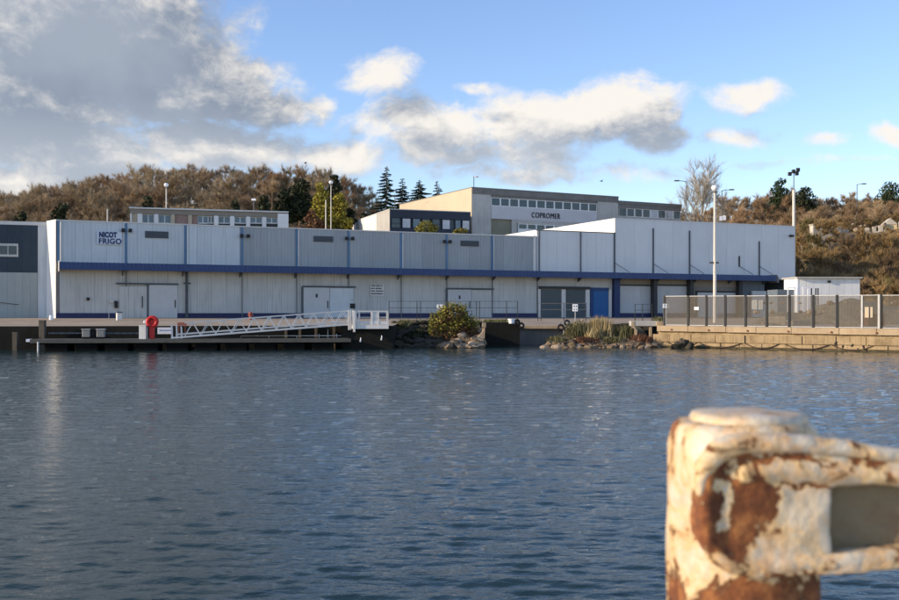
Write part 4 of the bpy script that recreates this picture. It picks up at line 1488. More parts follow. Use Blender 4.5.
MB().box(t - .07, t + .07, -.05, .05, fzb(t), fzb(t) + FH + .06).build('gate_post', m_galv, fo)
# pale notices fixed to and near the fence
for (a, b_, y0, y1, lab, mt) in ((865, 869, 307, 317.6, 'pale board tied to the fence gate, left of the two', m_cream), (870.5, 873, 307, 317.6, 'narrow pale board tied to the fence gate, right of the two', m_cream), (752, 757.5, 300, 309.5, 'white notice seen through the fence, left of the pair', m_boxgrey),
                            (758.5, 763.5, 300, 309.5, 'white notice seen through the fence, right of the pair', m_boxgrey), (694.5, 699, 307, 310, 'small white tag high on the second fence panel', m_sign)):
    ta, tb = FT(a), FT(b_)
    d_ = fa.y + (ta + tb) / 2 * fd.y
    z0, z1 = EYE + (HZ - y1) * d_ / 1000, EYE + (HZ - y0) * d_ / 1000
    o = thing('fence_notice', lab, 'sign', (fa.x + ta * fd.x, fa.y + ta * fd.y, z0), frz)
    MB().box(0, tb - ta, -.06, -.03, 0, z1 - z0).build('board', mt, o)
    MB().box(.02, .05, -.028, -.012, .02, z1 - z0 - .02).build('clip', m_steel_dark, o)
# yard things behind the fence
rg = random.Random(8)
m_block = M('yard_block', (.36, .30, .23), .9, .2, 1, .3)
for i, (px, d, w, h, lab) in enumerate(((776, 76.5, 1.3, .8, 'stack of pale blocks behind the fence, left of the white cabin'), (800, 75, 1.8, .5, 'low pile of planks behind the fence under the white cabin'), (846, 72, 1.6, .45, 'long low block behind the fence gate'), (873, 70.5, 1.1, 1.0, 'rusty skip behind the fence gate'))):
    o = thing('yard_stack' if i < 3 else 'rusty_skip', lab, 'stack' if i < 3 else 'skip', (K(px) * d, d, 1.55), rg.uniform(-.3, .3))
    if i < 3:
        nl = 3
        for r in range(nl):
            for c in range(3):
                MB().box(-w / 2 + c * w / 3, -w / 2 + (c + 1) * w / 3 - .02, -.4, .4, h * r / nl, h * (r + 1) / nl - .015).build('block', m_block, o)
    else:
        m_rs = M('rusty_skip_paint', (.15, .065, .035), .8, .3, 2, .3)
        MB().prism([(-w / 2, -.5), (w / 2, -.5), (w / 2, .5), (-w / 2, .5)], .1, h).build('body', m_rs, o)
        MB().box(-w / 2 - .05, w / 2 + .05, -.55, -.5, h - .12, h).build('rim', m_rs, o)
        MB().box(-w / 2, -w / 2 + .1, -.56, -.501, .1, h - .12).box(w / 2 - .1, w / 2, -.56, -.501, .1, h - .12).build('rib', m_rs, o)

# heap of earth and gravel behind the fence
hp = thing('earth_heap', 'long low heap of earth and gravel behind the fence before the white cabin', 'heap', (0, 0, 0), 0)
nb = 44; rows = ((738, 332, 78.5), (742, 322, 80.0), (746, 311, 81.6), (750, 302, 83.2), (752, 299, 84.6), (752, 318, 86.5))
vs = []; fs = []
for (a, py, d) in rows:
    for i in range(nb):
        f_ = i / (nb - 1)
        px = a + (1000 - a) * f_
        p = P(px, py, d)
        lift = min(1, f_ * 7) * (.86 + .14 * math.sin(f_ * 17 + 1)) * (1 - .35 * math.exp(-((px - 792) / 18) ** 2))
        z = 1.5 + (p.z - 1.5) * lift + .18 * noise.noise(Vector((px * .09, d * .7, 1)))
        vs.append((p.x, p.y, z))
for j in range(len(rows) - 1):
    for i in range(nb - 1):
        fs.append((j * nb + i, j * nb + i + 1, (j + 1) * nb + i + 1, (j + 1) * nb + i))
MB().add(vs, fs).build('earth', M('gravelly_earth', (.17, .145, .10), .95, .35, 1.2, .9, 6, dirtamt=.5, dirt=(.10, .085, .05), objvar=0), hp, smooth=True)
for i in range(60):
    px = rg.uniform(752, 960); r_ = rg.randrange(1, 4)
    (a, py, d) = rows[r_]
    s = rg.uniform(.2, .5)
    link('stone', RK[i % 6], hp, tuple(P(px, py + 1, d)), (rg.uniform(0, 6), 0, rg.uniform(0, 6)), (s, s, s))

# white cabin behind the fence
hd = 90.0
hx, hy = K(797.5) * hd, hd
hrz = R(4)
cab = thing('white_cabin', 'white flat-roofed cabin behind the mesh fence at the warehouse end', 'cabin', (hx, hy, 1.7), hrz)
cw = K(856) * (hd + 2) - hx - .25
chh = EYE + (314 - 278.3) * .09 - 1.7
MB().box(.12, cw, .1, 3, 0, chh).build('wall', M('cabin_wall', (.70, .72, .74), .5, .03, .5), cab)
for i in range(8):
    MB().box(.12 + i * (cw - .12) / 8 + .01, .12 + (i + 1) * (cw - .12) / 8 - .01, .06, .099, .02, chh - .02).build('panel', m_panel2 if False else m_white, cab)
MB().box(0, .11, .04, 3, 0, chh).build('corner_post', m_sign, cab)
MB().box(-.15, cw + .12, -.25, 3.2, chh, chh + .13).build('roof', m_conc, cab)
MB().box(2.8, 3.05, -.12, .055, chh - .38, chh - .2).build('floodlight', m_black, cab)
MB().box(-1.6, -.05, .6, 3, .0, chh - 1.0).build('annexe', m_joint, cab)
# white metal frame with dark uprights before it
gf = thing('tubular_barrier', 'white tubular frame with dark uprights standing before the cabin', 'frame', (K(788) * 87.5, 87.5, 1.72), hrz)
fh_ = EYE + (314 - 287.5) * .0875 - 1.72
fwid = K(820) * 87.5 - K(788) * 87.5
for x in (0, .62, .85, 1.35, 1.8, 1.95):
    MB().bar((x, 0, 0), (x, 0, fh_), .08, .08).build('upright', m_sign, gf)
for x in (2.15, 2.55, 2.75):
    MB().bar((x, .1, 0), (x, .1, fh_ - .05), .09, .07).build('upright', m_steel_dark, gf)
MB().bar((0, 0, fh_), (.66, 0, fh_), .08, .08).build('top_rail', m_sign, gf)
MB().bar((1.3, 0, fh_), (1.98, 0, fh_), .08, .08).build('top_rail', m_sign, gf)

# ---------------------------------------------------------------- lamp posts
def lamp(px, pyt, d, zb, label, arm=0, r=.07, mat=None, head='globe', thick_to=None):
    mat = mat or m_pole
    zt = EYE + (HZ - pyt) / FPX * d
    x = K(px) * d
    o = thing('lamp_post', label, 'lamp post', (x, d, zb), 0)
    h = zt - zb
    if thick_to:
        zk = EYE + (HZ - thick_to) / FPX * d - zb
        MB().tube((0, 0, 0), (0, 0, zk), r, r * .85, n=10).build('pole', mat, o)
        MB().tube((0, 0, zk), (0, 0, h), r * .3, r * .25, n=8).build('mast', m_poledk, o)
    else:
        MB().tube((0, 0, 0), (0, 0, h), r, r * .6, n=10).build('pole', mat, o)
    if head == 'globe':
        MB().lathe([(.05, -.35), (.26, -.2), (.30, .0), (.2, .14), (.03, .18)], 14, (0, 0, h)).build('lamp_head', m_sign, o, smooth=True)
        MB().lathe([(.06, -.5), (.2, -.45), (.2, -.36)], 12, (0, 0, h)).build('collar', m_poledk, o)
    elif head == 'arm':
        L_ = abs(arm); s_ = 1 if arm > 0 else -1
        MB().tube((0, 0, h - .1), (s_ * L_ * .3, 0, h + .05), .05, n=7).tube((s_ * L_ * .3, 0, h + .05), (s_ * L_, 0, h + .12), .045, n=7).build('arm', m_poledk, o)
        MB().box(s_ * L_ - .38 if s_ > 0 else s_ * L_ - .38, s_ * L_ + .38, -.16, .16, h + .02, h + .20).build('lamp_head', m_poledk, o, bevel=.05)
    elif head == 'cluster':
        for i, (a, z) in enumerate(((-.5, -.25), (-.05, .05), (.35, -.2), (.5, .25))):
            MB().box(a - .2, a + .2, -.2, .12, h + z - .22, h + z + .22).build('floodlight', m_black, o, bevel=.03)
        MB().bar((-.6, .1, h - .1), (.6, .1, h + .1), .06, .06).build('crossbar', m_poledk, o)
    return o


l = lamp(714.8, 187.2, 86, 1.75, 'tall pale lamp post rising from behind the mesh fence', 0, .16)
z = EYE + (314 - 263) * .086 - 1.75
MB().box(-.45, -.1, -.08, .08, z - .06, z + .10).box(.1, .32, -.08, .08, z - .06, z + .10).build('camera', m_poledk, l)
lamp(166.3, 184.5, 128, 3, 'slim lamp post with a white head behind the office roof', 0, .11)
lamp(331, 182, 142, 3, 'tall slim lamp post before the golden conifer', 0, .10)
lamp(325.8, 200, 140, 3, 'shorter bare pole beside the lamp post at the golden conifer', 0, .12, head='none')
lamp(107.5, 209, 112, 2.2, 'short pale post above the warehouse roof near the blue lettering', 0, .11, head='none')
lamp(686.5, 181.5, 150, 4, 'dark street lamp with its arm to the left beside the tall bare tree', -1.45, .09, m_poledk, 'arm')
lamp(722, 190.5, 150, 4, 'dark street lamp with its arm to the right behind the tall block', 1.45, .10, m_poledk, 'arm')
lamp(857, 184.5, 172, 10, 'dark street lamp with its arm to the right above the right-hand wood', 1.2, .10, m_poledk, 'arm')
lamp(793.8, 172, 122, 2.2, 'pale floodlight mast at the corner of the tall block', 0, .20, m_pole, 'cluster', 190)
o = thing('double_board', 'small white double board standing above the tall block roof', 'sign', tuple(P(722.5, 224, 147)), 0)
MB().box(-.42, -.02, -.03, .03, .5, 1.15).box(.06, .5, -.03, .03, .55, 1.25).build('board', m_sign, o)
MB().bar((-.2, .05, -3), (-.2, .05, .7), .07, .07).bar((.3, .05, -3), (.3, .05, .7), .07, .07).build('leg', m_poledk, o)

# pale stone ruins on the right bank
m_ruin = M('pale_rough_stone', (.50, .46, .39), .9, .2, 1.2, .5, 4, dirtamt=.4, dirt=(.2, .17, .12))


def ruin(label, px, py, d, blocks, rz=0):
    o = thing('stone_hut', label, 'stone hut', tuple(P(px, py, d)), rz)
    for (x0, x1, y0, y1, z0, z1, nm) in blocks:
        MB().box(x0, x1, y0, y1, z0, z1).build(nm, m_ruin, o, bevel=.04)
    return o


s = .152
ruin('pair of pale flat-roofed stone huts on the right bank', 813, 236.5, 140, [(0, 1.55, 0, 1.0, -4, 1.6, 'wall'), (1.56, 2.9, -.1, 1.2, -4, 1.25, 'wall'), (3.2, 4.3, .2, 2.6, -4, 1.3, 'wall'), (4.25, 5.6, .4, 2.2, -4, 1.05, 'wall'),
      (-.1, 1.7, -.15, 1.1, 1.6, 1.75, 'roof'), (1.71, 3.0, -.25, 1.3, 1.255, 1.38, 'roof'), (3.1, 4.4, .05, 2.7, 1.3, 1.42, 'roof'), (-.3, 1.2, -.6, -.2, -1, -.15, 'step')], R(8))
ru = ruin('ruined pale stone terrace with a small gabled hut at the right edge', 862, 235, 140, [(-.2, 7.5, -.2, .3, -4, .45, 'terrace_wall'), (.4, 1.0, 0, .5, .45, 1.0, 'stone_pile'), (1.4, 1.9, .1, .6, .45, 1.15, 'stone_pile'), (2.2, 2.8, .1, .6, .45, 1.3, 'stone_pile'), (4.9, 5.5, .3, .8, .45, 1.8, 'stone_pile'), (0, 1.2, -.8, -.3, -1, -.1, 'stone_pile')], R(-12))
MB().prism([(2.9, .5), (4.7, .5), (4.7, 2.6), (2.9, 2.6)], .4, 1.5).build('hut_wall', M('yellow_white_render', (.62, .52, .30), .8, .1, .7), ru)
MB().add([(2.8, .42, 1.45), (4.8, .42, 1.45), (3.8, .42, 2.35), (2.8, 2.7, 1.45), (4.8, 2.7, 1.45), (3.8, 2.7, 2.35)], [(0, 1, 2), (3, 5, 4), (0, 2, 5, 3), (1, 4, 5, 2), (0, 3, 4, 1)]).build('roof', m_ruin, ru)
rg = random.Random(5)
for i in range(14):
    r_ = link('rock', RKP[i % 4], ru, (rg.uniform(-1.5, 5.5), rg.uniform(-1.2, .4), rg.uniform(-1.0, 1.2) if i > 6 else rg.uniform(.4, 1.6)), (rg.uniform(0, 1), 0, rg.uniform(0, 6)), (rg.uniform(.35, .8),) * 3)

# gulls
for px, py, d, lab in ((305.5, 163.5, 150, 'dark bird flying above the left wood'), (601.5, 181.5, 150, 'dark bird flying above the concrete building roof')):
    o = thing('gull', lab, 'bird', tuple(P(px, py, d)), .4)
    MB().add([(-.28, 0, 0), (0, -.06, .03), (.24, 0, .04), (0, .06, .03), (0, 0, -.06), (0, 0, .08)], [(0, 1, 5), (1, 2, 5), (2, 3, 5), (3, 0, 5), (1, 0, 4), (2, 1, 4), (3, 2, 4), (0, 3, 4)]).build('body', m_vent, o, smooth=True)
    for s_ in (-1, 1):
        MB().add([(-.1, 0, .04), (.12, 0, .04), (.05, s_ * .35, .2), (-.08, s_ * .32, .2), (-.12, s_ * .7, .10)], [(0, 1, 2, 3), (3, 2, 4)]).build('wing', m_vent, o)
# ---------------------------------------------------------------- vegetation
m_bark = M('grey_brown_bark', (.17, .13, .09), .9, .25, 3)
m_barkpale = M('pale_bark', (.36, .31, .24), .9, .2, 3)


def twig_mat(name, col, isl=.35): return M(name, col, .9, .1, .3, island=isl, objvar=.28, spec=.2)


m_twig = [twig_mat('brown_twigs', (.33, .24, .145)), twig_mat('russet_twigs', (.32, .215, .125)), twig_mat('straw_twigs', (.35, .275, .175))]
m_twigpale = twig_mat('pale_twigs', (.36, .32, .26))
m_scrub = [twig_mat('golden_scrub', (.30, .205, .095)), twig_mat('brown_scrub', (.22, .15, .085)), twig_mat('olive_scrub', (.17, .145, .06))]


def leaf_mat(name, col, isl=.5):
    m = M(name, col, .75, .2, .35, island=isl, objvar=.12, spec=.25)
    return m


m_needle = leaf_mat('spruce_needles', (.030, .052, .034))
m_pine = leaf_mat('pine_needles', (.035, .060, .024))
m_ivy = leaf_mat('dark_ivy_leaves', (.030, .038, .016))
m_gold = leaf_mat('golden_conifer_leaves', (.25, .215, .03))
m_bush = leaf_mat('yellow_green_leaves', (.20, .18, .035))
m_bushr = leaf_mat('red_brown_leaves', (.13, .062, .034))
m_drygrass = leaf_mat('dry_grass', (.36, .28, .14), .4)
m_olive = leaf_mat('grey_olive_leaves', (.14, .13, .06), .45)


def tri_mesh(name, tris, mat):
    a = np.asarray(tris, dtype=np.float32).reshape(-1, 3)
    n = len(a) // 3
    me = bpy.data.meshes.new(name)
    me.vertices.add(len(a)); me.vertices.foreach_set('co', a.ravel())
    me.loops.add(len(a)); me.loops.foreach_set('vertex_index', np.arange(len(a), dtype=np.int32))
    me.polygons.add(n); me.polygons.foreach_set('loop_start', np.arange(0, len(a), 3, dtype=np.int32))
    me.update(calc_edges=True)
    me.materials.append(mat)
    return me


def bare_parts(seed, h, spread, mat, bark, ntw=13, twl=1.0, width=.045, low=.25, limbs=7, up=.7):
    """trunk mesh + crown mesh of a leafless tree, base at 0"""
    rg = np.random.default_rng(seed)
    tr = MB(); tw = []

    def rdir(base, ang):
        v = rg.normal(size=3); v -= base * v.dot(base); v /= np.linalg.norm(v) + 1e-9
        d = base * math.cos(ang) + v * math.sin(ang)
        return d / np.linalg.norm(d)

    def twig(p, d, l, w):
        s = np.cross(d, rg.normal(size=3)); s /= np.linalg.norm(s) + 1e-9
        e = p + d * l
        tw.append((p - s * w, p + s * w, e))

    def sub(p, d, l, lev):
        q = p + d * l
        if lev == 0:
            tr.tube(p, q, .012 * h * .5, .006 * h * .5, n=4, cap=False)
        else:
            twig(p, d, l * 1.05, width * 1.3)
        if lev < 2:
            for i in range(5 if lev == 0 else 4):
                f = rg.uniform(.3, 1)
                nd = rdir(d, rg.uniform(.35, .8)); nd[2] += .22 * up; nd /= np.linalg.norm(nd)
                sub(p + d * l * f, nd, l * rg.uniform(.42, .68), lev + 1)
        else:
            for i in range(ntw):
                f = rg.uniform(.1, 1.05)
                nd = rdir(d, rg.uniform(.2, 1.05)); nd[2] += .42 * up; nd /= np.linalg.norm(nd)
                twig(p + d * l * f, nd, twl * rg.uniform(.5, 1.35), width * rg.uniform(.6, 1.1))
    top = np.array([rg.normal(0, .03 * h), rg.normal(0, .03 * h), h * .78])
    tr.tube((0, 0, -1.2), tuple(top * .5), .020 * h, .013 * h, n=6, cap=False)
    tr.tube(tuple(top * .5), tuple(top), .013 * h, .005 * h, n=5, cap=False)
    for i in range(limbs):
        f = low + (1 - low) * (i + rg.uniform(0, 1)) / limbs
        a = i * 2.4 + rg.uniform(-.4, .4)
        th = (1.15 - .65 * f) * spread * 2
        d = np.array([math.cos(a) * math.sin(th), math.sin(a) * math.sin(th), math.cos(th)])
        l = h * (.40 - .18 * f) * rg.uniform(.85, 1.15)
        sub(top * f, d, l, 0)
    for i in range(4):
        sub(top * rg.uniform(.85, 1), rdir(np.array([0, 0, 1.0]), rg.uniform(.1, .5)), h * rg.uniform(.14, .22), 1)
    return tr.mesh('trunk', bark), tri_mesh('crown', tw, mat)


def bare_tree(seed, h, spread, mat, bark, label, group, **kw):
    t, c = bare_parts(seed, h, spread, mat, bark, **kw)
    o = thing('bare_tree', label, 'tree', (0, 0, -500), 0, group)
    link('trunk', t, o); link('crown', c, o)
    return o


def leaf_cards(rg, centres, n, size, flat=0.0):
    """n leaf-clump triangles spread through ellipsoids (cx,cy,cz,rx,ry,rz)"""
    vol = np.array([c[3] * c[4] * c[5] for c in centres]); vol = vol ** .75; vol /= vol.sum()
    which = rg.choice(len(centres), n, p=vol)
    C_ = np.array(centres)[which]
    v = rg.normal(size=(n, 3)); v /= np.linalg.norm(v, axis=1)[:, None]
    r = rg.uniform(.35, 1.08, n) ** .55
    p = C_[:, :3] + v * r[:, None] * C_[:, 3:]
    a = rg.normal(size=(n, 3)); a[:, 2] *= (1 - flat)
    a /= np.linalg.norm(a, axis=1)[:, None]
    b = rg.normal(size=(n, 3)); b -= a * (a * b).sum(1)[:, None]; b /= np.linalg.norm(b, axis=1)[:, None]
    s = (size * rg.uniform(.5, 1.3, n))[:, None]
    return np.stack([p - a * s * .6 - b * s * .35, p + a * s * .6 - b * s * .25, p + b * s * .7], 1)


def leafy_tree(name, label, cat, loc, h, blobs, n, size, mat, seed, bark=None, group=None, trunk=True):
    rg = np.random.default_rng(seed)
    o = thing(name, label, cat, loc, 0, group)
    if trunk:
        tr = MB()
        tr.tube((0, 0, -1.2), (0, 0, h * .45), .028 * h, .018 * h, n=7)
        for b in blobs:
            tr.tube((0, 0, max(.0, min(h * .45, b[2] * .6))), (b[0] * .9, b[1] * .9, b[2]), .012 * h, .004 * h, n=5)
        tr.build('trunk', bark or m_bark, o)
    link('crown', tri_mesh('crown', leaf_cards(rg, blobs, n, size), mat), o)
    return o


def place(o, x, y, z, rz, s):
    o.location = (x, y, z); o.rotation_euler = (0, 0, rz); o.scale = s


# --- leafless wood on the left hill and on the right
LLAB = 'leafless brown tree in the wood on the left hill behind the warehouse'
RLAB = 'leafless russet tree in the wood on the right behind the tall block'
protoL = [bare_tree(100 + i, 11.0, .60, m_twig[(0, 0, 2, 1, 0, 2)[i]], m_bark, LLAB, 'leafless trees on the left hill', width=.019, ntw=46, low=.12, limbs=10, twl=1.1) for i in range(6)]
protoR = [bare_tree(200 + i, 9.0, .5, m_twig[(1, 0, 1)[i]], m_bark, RLAB, 'leafless trees on the right hill', width=.019, ntw=46, low=.12, limbs=10, twl=1.1) for i in range(3)]
used = set()
rg = random.Random(21)


def put_tree(pool, lab, px, d, s, sink=.1):
    j = rg.randrange(len(pool))
    o = pool[j]
    if id(o) in used:
        o = copy_tree(pool[j])
    used.add(id(pool[j]))
    x = K(px) * d
    q = s * rg.uniform(.92, 1.08)
    place(o, x, d, ground_z(x, d) - sink, rg.uniform(0, 6.28), (q * rg.uniform(.9, 1.15),) * 2 + (q,))


for row, (d, s, step) in enumerate(((158, .68, 18), (176, .8, 18), (196, .78, 17), (216, .82, 17), (236, .82, 16), (254, .8, 14))):
    px = -62 + rg.uniform(0, 12)
    while px < (356, 374, 388, 398, 404, 406)[row]:
        sc_ = s * (1.0 if px < 340 else .85)
        put_tree(protoL, LLAB, px, d + rg.uniform(-7, 7), sc_ * 1.12, 1.6)
        px += step * rg.uniform(.75, 1.25)
for row, (d, s, step) in enumerate(((166, .66, 19), (184, .7, 18), (206, .75, 17), (230, .78, 16), (252, .78, 14))):
    px = (640, 636, 634, 632, 632)[row] + rg.uniform(0, 12)
    while px < 975:
        put_tree(protoR, RLAB, px, d + rg.uniform(-6, 6), s * (1.3 if 715 < px < 800 else 1.0), .8)
        px += step * rg.uniform(.75, 1.25)

# undergrowth that closes the wood between the trunks
ULAB = 'bushy brown undergrowth between the trunks of the left-hand wood'
URLAB = 'bushy russet undergrowth between the trunks of the right-hand wood'
for pool_lab, name_, lo_, hi_, grp, sd in ((ULAB, 'left', -60, (352, 372, 386, 394), 'undergrowth in the left-hand wood', 500), (URLAB, 'right', 640, (975, 975, 975, 975), 'undergrowth in the right-hand wood', 520)):
    pu = []
    for i in range(3):
        o = bare_tree(sd + i, 5.2, .75, m_twig[(0, 2, 1)[i]], m_bark, pool_lab, grp, width=.036, ntw=22, low=.03, limbs=11, twl=1.0)
        o.name = 'undergrowth_bush'; o['category'] = 'bush'
        pu.append(o)
    for row, (d, st_) in enumerate(((168, 21), (190, 20), (215, 19), (240, 17))):
        px = lo_ + rg.uniform(0, 12)
        while px < hi_[row]:
            put_tree(pu, pool_lab, px, d + rg.uniform(-5, 5), rg.uniform(.85, 1.15), .3)
            px += st_ * rg.uniform(.8, 1.2)

# the tall pale bare tree beside the street lamp, with its small neighbour
t = bare_tree(301, 15.5, .34, m_twigpale, m_barkpale, 'tall pale leafless tree with upright branches behind the tall block', None, width=.02, ntw=22, low=.10, limbs=16, twl=1.3)
x, y = K(699) * 160, 160
zt = EYE + (314 - 165) * .160
place(t, x, y, zt - 18.0, .5, (1.0, 1.0, 1.09))
ivy = leafy_tree('ivy_bush', 'dark ivy-covered shrub at the foot of the tall pale tree', 'bush', (K(705) * 158, 158, ground_z(K(705) * 158, 158)), 5, [(0, 0, 6.5, 1.3, 1.2, 3.2), (-1.0, 0, 5, 1, 1, 2.4), (1.2, .2, 4.5, 1.1, 1, 2.2)], 1100, .38, m_ivy, 31)
s_ = bare_tree(302, 8, .5, m_scrub[0], m_barkpale, 'straw-coloured bushy tree at the foot of the tall pale tree', None, width=.05, ntw=13)
x, y = K(690) * 157, 157
place(s_, x, y, ground_z(x, y) + 1.6, 1, (1.15, 1.15, 1.1))

# --- spruces behind the concrete building
def spruce(px, pyt, d, hw, label, seed, thin=1.0):
    zt = EYE + (HZ - pyt) / FPX * d
    x = K(px) * d
    h = 13.5
    zb = zt - h
    hw *= 1.15
    rg_ = np.random.default_rng(seed)
    o = thing('spruce_tree', label, 'tree', (x, d, zb), 0, None)
    MB().tube((0, 0, -12), (0, 0, h * .98), .018 * h, .004 * h, n=6).build('trunk', m_bark, o)
    tris = []
    vis = h
    nb = int(95 * thin)
    for i in range(nb):
        f = (i + rg_.uniform(0, 1)) / nb                # 0 = bottom, 1 = top
        z = h * (.06 + .93 * f)
        r = hw * (max(0.02, 1 - f)) ** .70 * rg_.uniform(.65, 1.15)
        a = i * 2.399 + rg_.uniform(-.4, .4)
        dv = np.array([math.cos(a), math.sin(a), 0])
        sv = np.array([-math.sin(a), math.cos(a), 0])
        nc = max(3, int(r * 9))
        for j in range(nc):
            q = (j + rg_.uniform(.2, 1)) / nc
            c = dv * r * q + np.array([0, 0, z - .28 * r * q + .12 * r * q * q])
            w = (.16 + .34 * (1 - abs(q - .4))) * min(1, r * .5 + .35)
            for s in (-1, 1):
                e = c + dv * w * .7 + sv * s * w * rg_.uniform(.7, 1.3) + np.array([0, 0, rg_.uniform(-.28, .0)])
                tris.append((c, c + dv * w * .9, e))
            tris.append((c - dv * w * .3, c + dv * w * .6, c + np.array([0, 0, -w * rg_.uniform(.5, 1.1)]) + sv * rg_.normal(0, .12)))
    tris.append((np.array([-.06, 0, h * .95]), np.array([.06, 0, h * .95]), np.array([0, 0, h * 1.0])))
    link('crown', tri_mesh('crown', tris, m_needle), o)
    return o


spruce(386.5, 165.5, 186, 3.4, 'tallest thin-topped spruce, leftmost of the four above the navy wing', 41)
spruce(402.5, 177.5, 188, 4.0, 'ragged spruce second from the left above the navy wing roof', 42)
spruce(419.5, 179, 184, 5.4, 'broad bushy spruce third from the left above the cream end wall', 43, 1.25)
spruce(437, 180, 190, 3.2, 'smallest pointed spruce just left of the roof fixture on the cream wall', 44)
spruce(412, 196, 192, 2.6, 'low spruce filling the gap between the ragged and the bushy spruces', 45)

# --- dark evergreens
def blob_crown(h, r, z0, n, seed):
    rg_ = random.Random(seed)
    out = []
    for i in range(n):
        f = i / max(1, n - 1)
        z = z0 + (h - z0) * (.12 + .8 * f)
        rr = r * (1 - .75 * f ** 1.6)
        a = rg_.uniform(0, 6.28); q = rg_.uniform(.15, .62) * rr
        s = rg_.uniform(.38, .62) * (.55 + .45 * (1 - f)) * r
        out.append((q * math.cos(a), q * math.sin(a), z, s, s, s * .72))
    return out


def evergreen(name, px, pyt, d, h, r, label, mat, seed, n=2600, size=.42, z0=.2, nb=13):
    zt = EYE + (HZ - pyt) / FPX * d
    x = K(px) * d
    return leafy_tree(name, label, 'tree', (x, d, zt - h), h, blob_crown(h, r, h * z0, nb, seed), n, size, mat, seed)


evergreen('dark_evergreen_tree', 300, 180, 165, 8.5, 3.6, 'broad dark evergreen left of the golden conifer', m_ivy, 51, 3200)
evergreen('dark_evergreen_tree', 285, 189, 163, 7, 2.5, 'smaller dark evergreen at the left shoulder of the broad dark one', m_ivy, 57, 2200)
evergreen('dark_evergreen_tree', 335, 174.5, 170, 10, 2.2, 'narrow dark evergreen rising right behind the lamp post head', m_ivy, 52, 1800, z0=.3)
evergreen('golden_conifer', 321.5, 180.5, 150, 9.0, 2.9, 'tall golden-green conifer behind the lamp post, left one of the two', m_gold, 53, 3400, .32, .02, 16)
evergreen('golden_conifer', 338.5, 192.5, 149, 7.0, 2.3, 'lower golden-green conifer behind the lamp post, right one of the two', m_gold, 54, 2600, .32, .02, 14)
evergreen('dark_evergreen_tree', 350, 207, 151, 6.5, 2.0, 'small dark evergreen in the shade left of the white side wall', m_ivy, 55, 1500, .35, .05)
evergreen('russet_bush', 313, 209, 147, 4.5, 2.6, 'russet bush below the golden conifers above the warehouse roof', m_bushr, 56, 1500, .3, .05)
evergreen('pine_tree', 779.5, 178.5, 232, 10, 4.0, 'rounded green pine left of the floodlight mast', m_pine, 61, 3000, .40, .15)
evergreen('pine_tree', 806.5, 187, 228, 9, 5.0, 'wide dark pine just right of the floodlight mast', m_ivy, 62, 3000, .42, .1)
evergreen('pine_tree', 891, 182.5, 212, 11, 5.4, 'large olive-green pine at the right edge of the picture', m_pine, 63, 3200, .42, .1)
for i, (px, pyt, r, lab) in enumerate(((262, 196, 2.4, 'dark holly clump in the left wood, right of the roof lamp'), (233, 201, 2.2, 'dark holly clump in the left wood, left of the roof lamp'), (148, 196, 2.2, 'dark holly clump in the left wood above the office corner'), (62, 203, 2.6, 'dark holly clump in the left wood above the splayed end wall'), (20, 212, 2.2, 'dark holly clump in the left wood at the far left'), (366, 214, 2.6, 'dark holly clump in the left wood above the white side wall'))):
    evergreen('holly_tree', px, pyt, 158, 5.5, r, lab, m_ivy, 70 + i, 900, .42, .05, 9)

# --- scrub on the near right bank
SLAB = 'tangled golden-brown leafless shrub on the bank behind the white cabin'
protoS = []
for i in range(5):
    o = bare_tree(400 + i, 5.0, .62, m_scrub[(0, 0, 1, 2, 0)[i]], m_barkpale, SLAB, 'leafless shrubs on the right bank', width=.036, ntw=13, low=.05, limbs=9, twl=.8)
    o.name = 'bare_shrub'; o['category'] = 'shrub'
    protoS.append(o)
rg = random.Random(33)
for row, (d, step, s) in enumerate(((115, 14, .8), (119, 12, .95), (123, 11, 1.0), (127, 11, 1.05), (131, 12, .9), (146, 14, .8), (158, 14, .75), (170, 14, .8))):
    px = (856, 842, 818, 808, 804, 800, 798, 740)[row] + rg.uniform(0, 8)
    while px < 965:
        low_ = (806 < px < 852 or 856 < px < 912) and row in (3, 4, 5)
        put_tree(protoS, SLAB, px, d + rg.uniform(-2, 2), s * (.45 if low_ else 1.0))
        px += step * rg.uniform(.7, 1.1) * .8
GLAB = 'small golden-brown leafless tree on the bank behind the white cabin'
protoG = [bare_tree(450 + i, 7.2, .62, m_scrub[(0, 1, 0)[i]], m_barkpale, GLAB, 'small leafless trees on the right bank', width=.030, ntw=24, low=.08, limbs=11, twl=.9) for i in range(3)]
for (d, x0, st_, s) in ((120, 845, 23, .85), (125, 822, 21, 1.0), (129, 812, 22, .95)):
    px = x0
    while px < 960:
        put_tree(protoG, GLAB, px, d + rg.uniform(-1, 1), s * rg.uniform(.8, 1.0), .3)
        px += st_ * rg.uniform(.8, 1.2)
for px, d in ((806, 134), (814, 134), (822, 135), (830, 135)):
    put_tree(protoS, SLAB, px, d, .72)
p_ = P(815, 262, 136)
leafy_tree('ivy_bush', 'dark ivy bush at the left foot of the flat-roofed stone huts', 'bush', tuple(p_), 3, [(0, 0, .6, 1.5, 1.1, 1.3), (.9, 0, 1.4, 1.1, 1, 1.0), (-.6, 0, -.6, 1.4, 1, 1.2), (1.6, .2, .2, 1.2, 1, 1.2)], 1300, .26, m_olive, 83, trunk=False)
leafy_tree('green_mound_bush', 'low dull green bush above the flat-roofed stone huts', 'bush', (K(838) * 158, 158, ground_z(K(838) * 158, 158) + .3), 3, [(0, 0, 1.2, 2.6, 1.5, 1.3), (2.2, 0, .8, 1.5, 1.2, 1.0)], 900, .32, m_pine, 81, trunk=False)

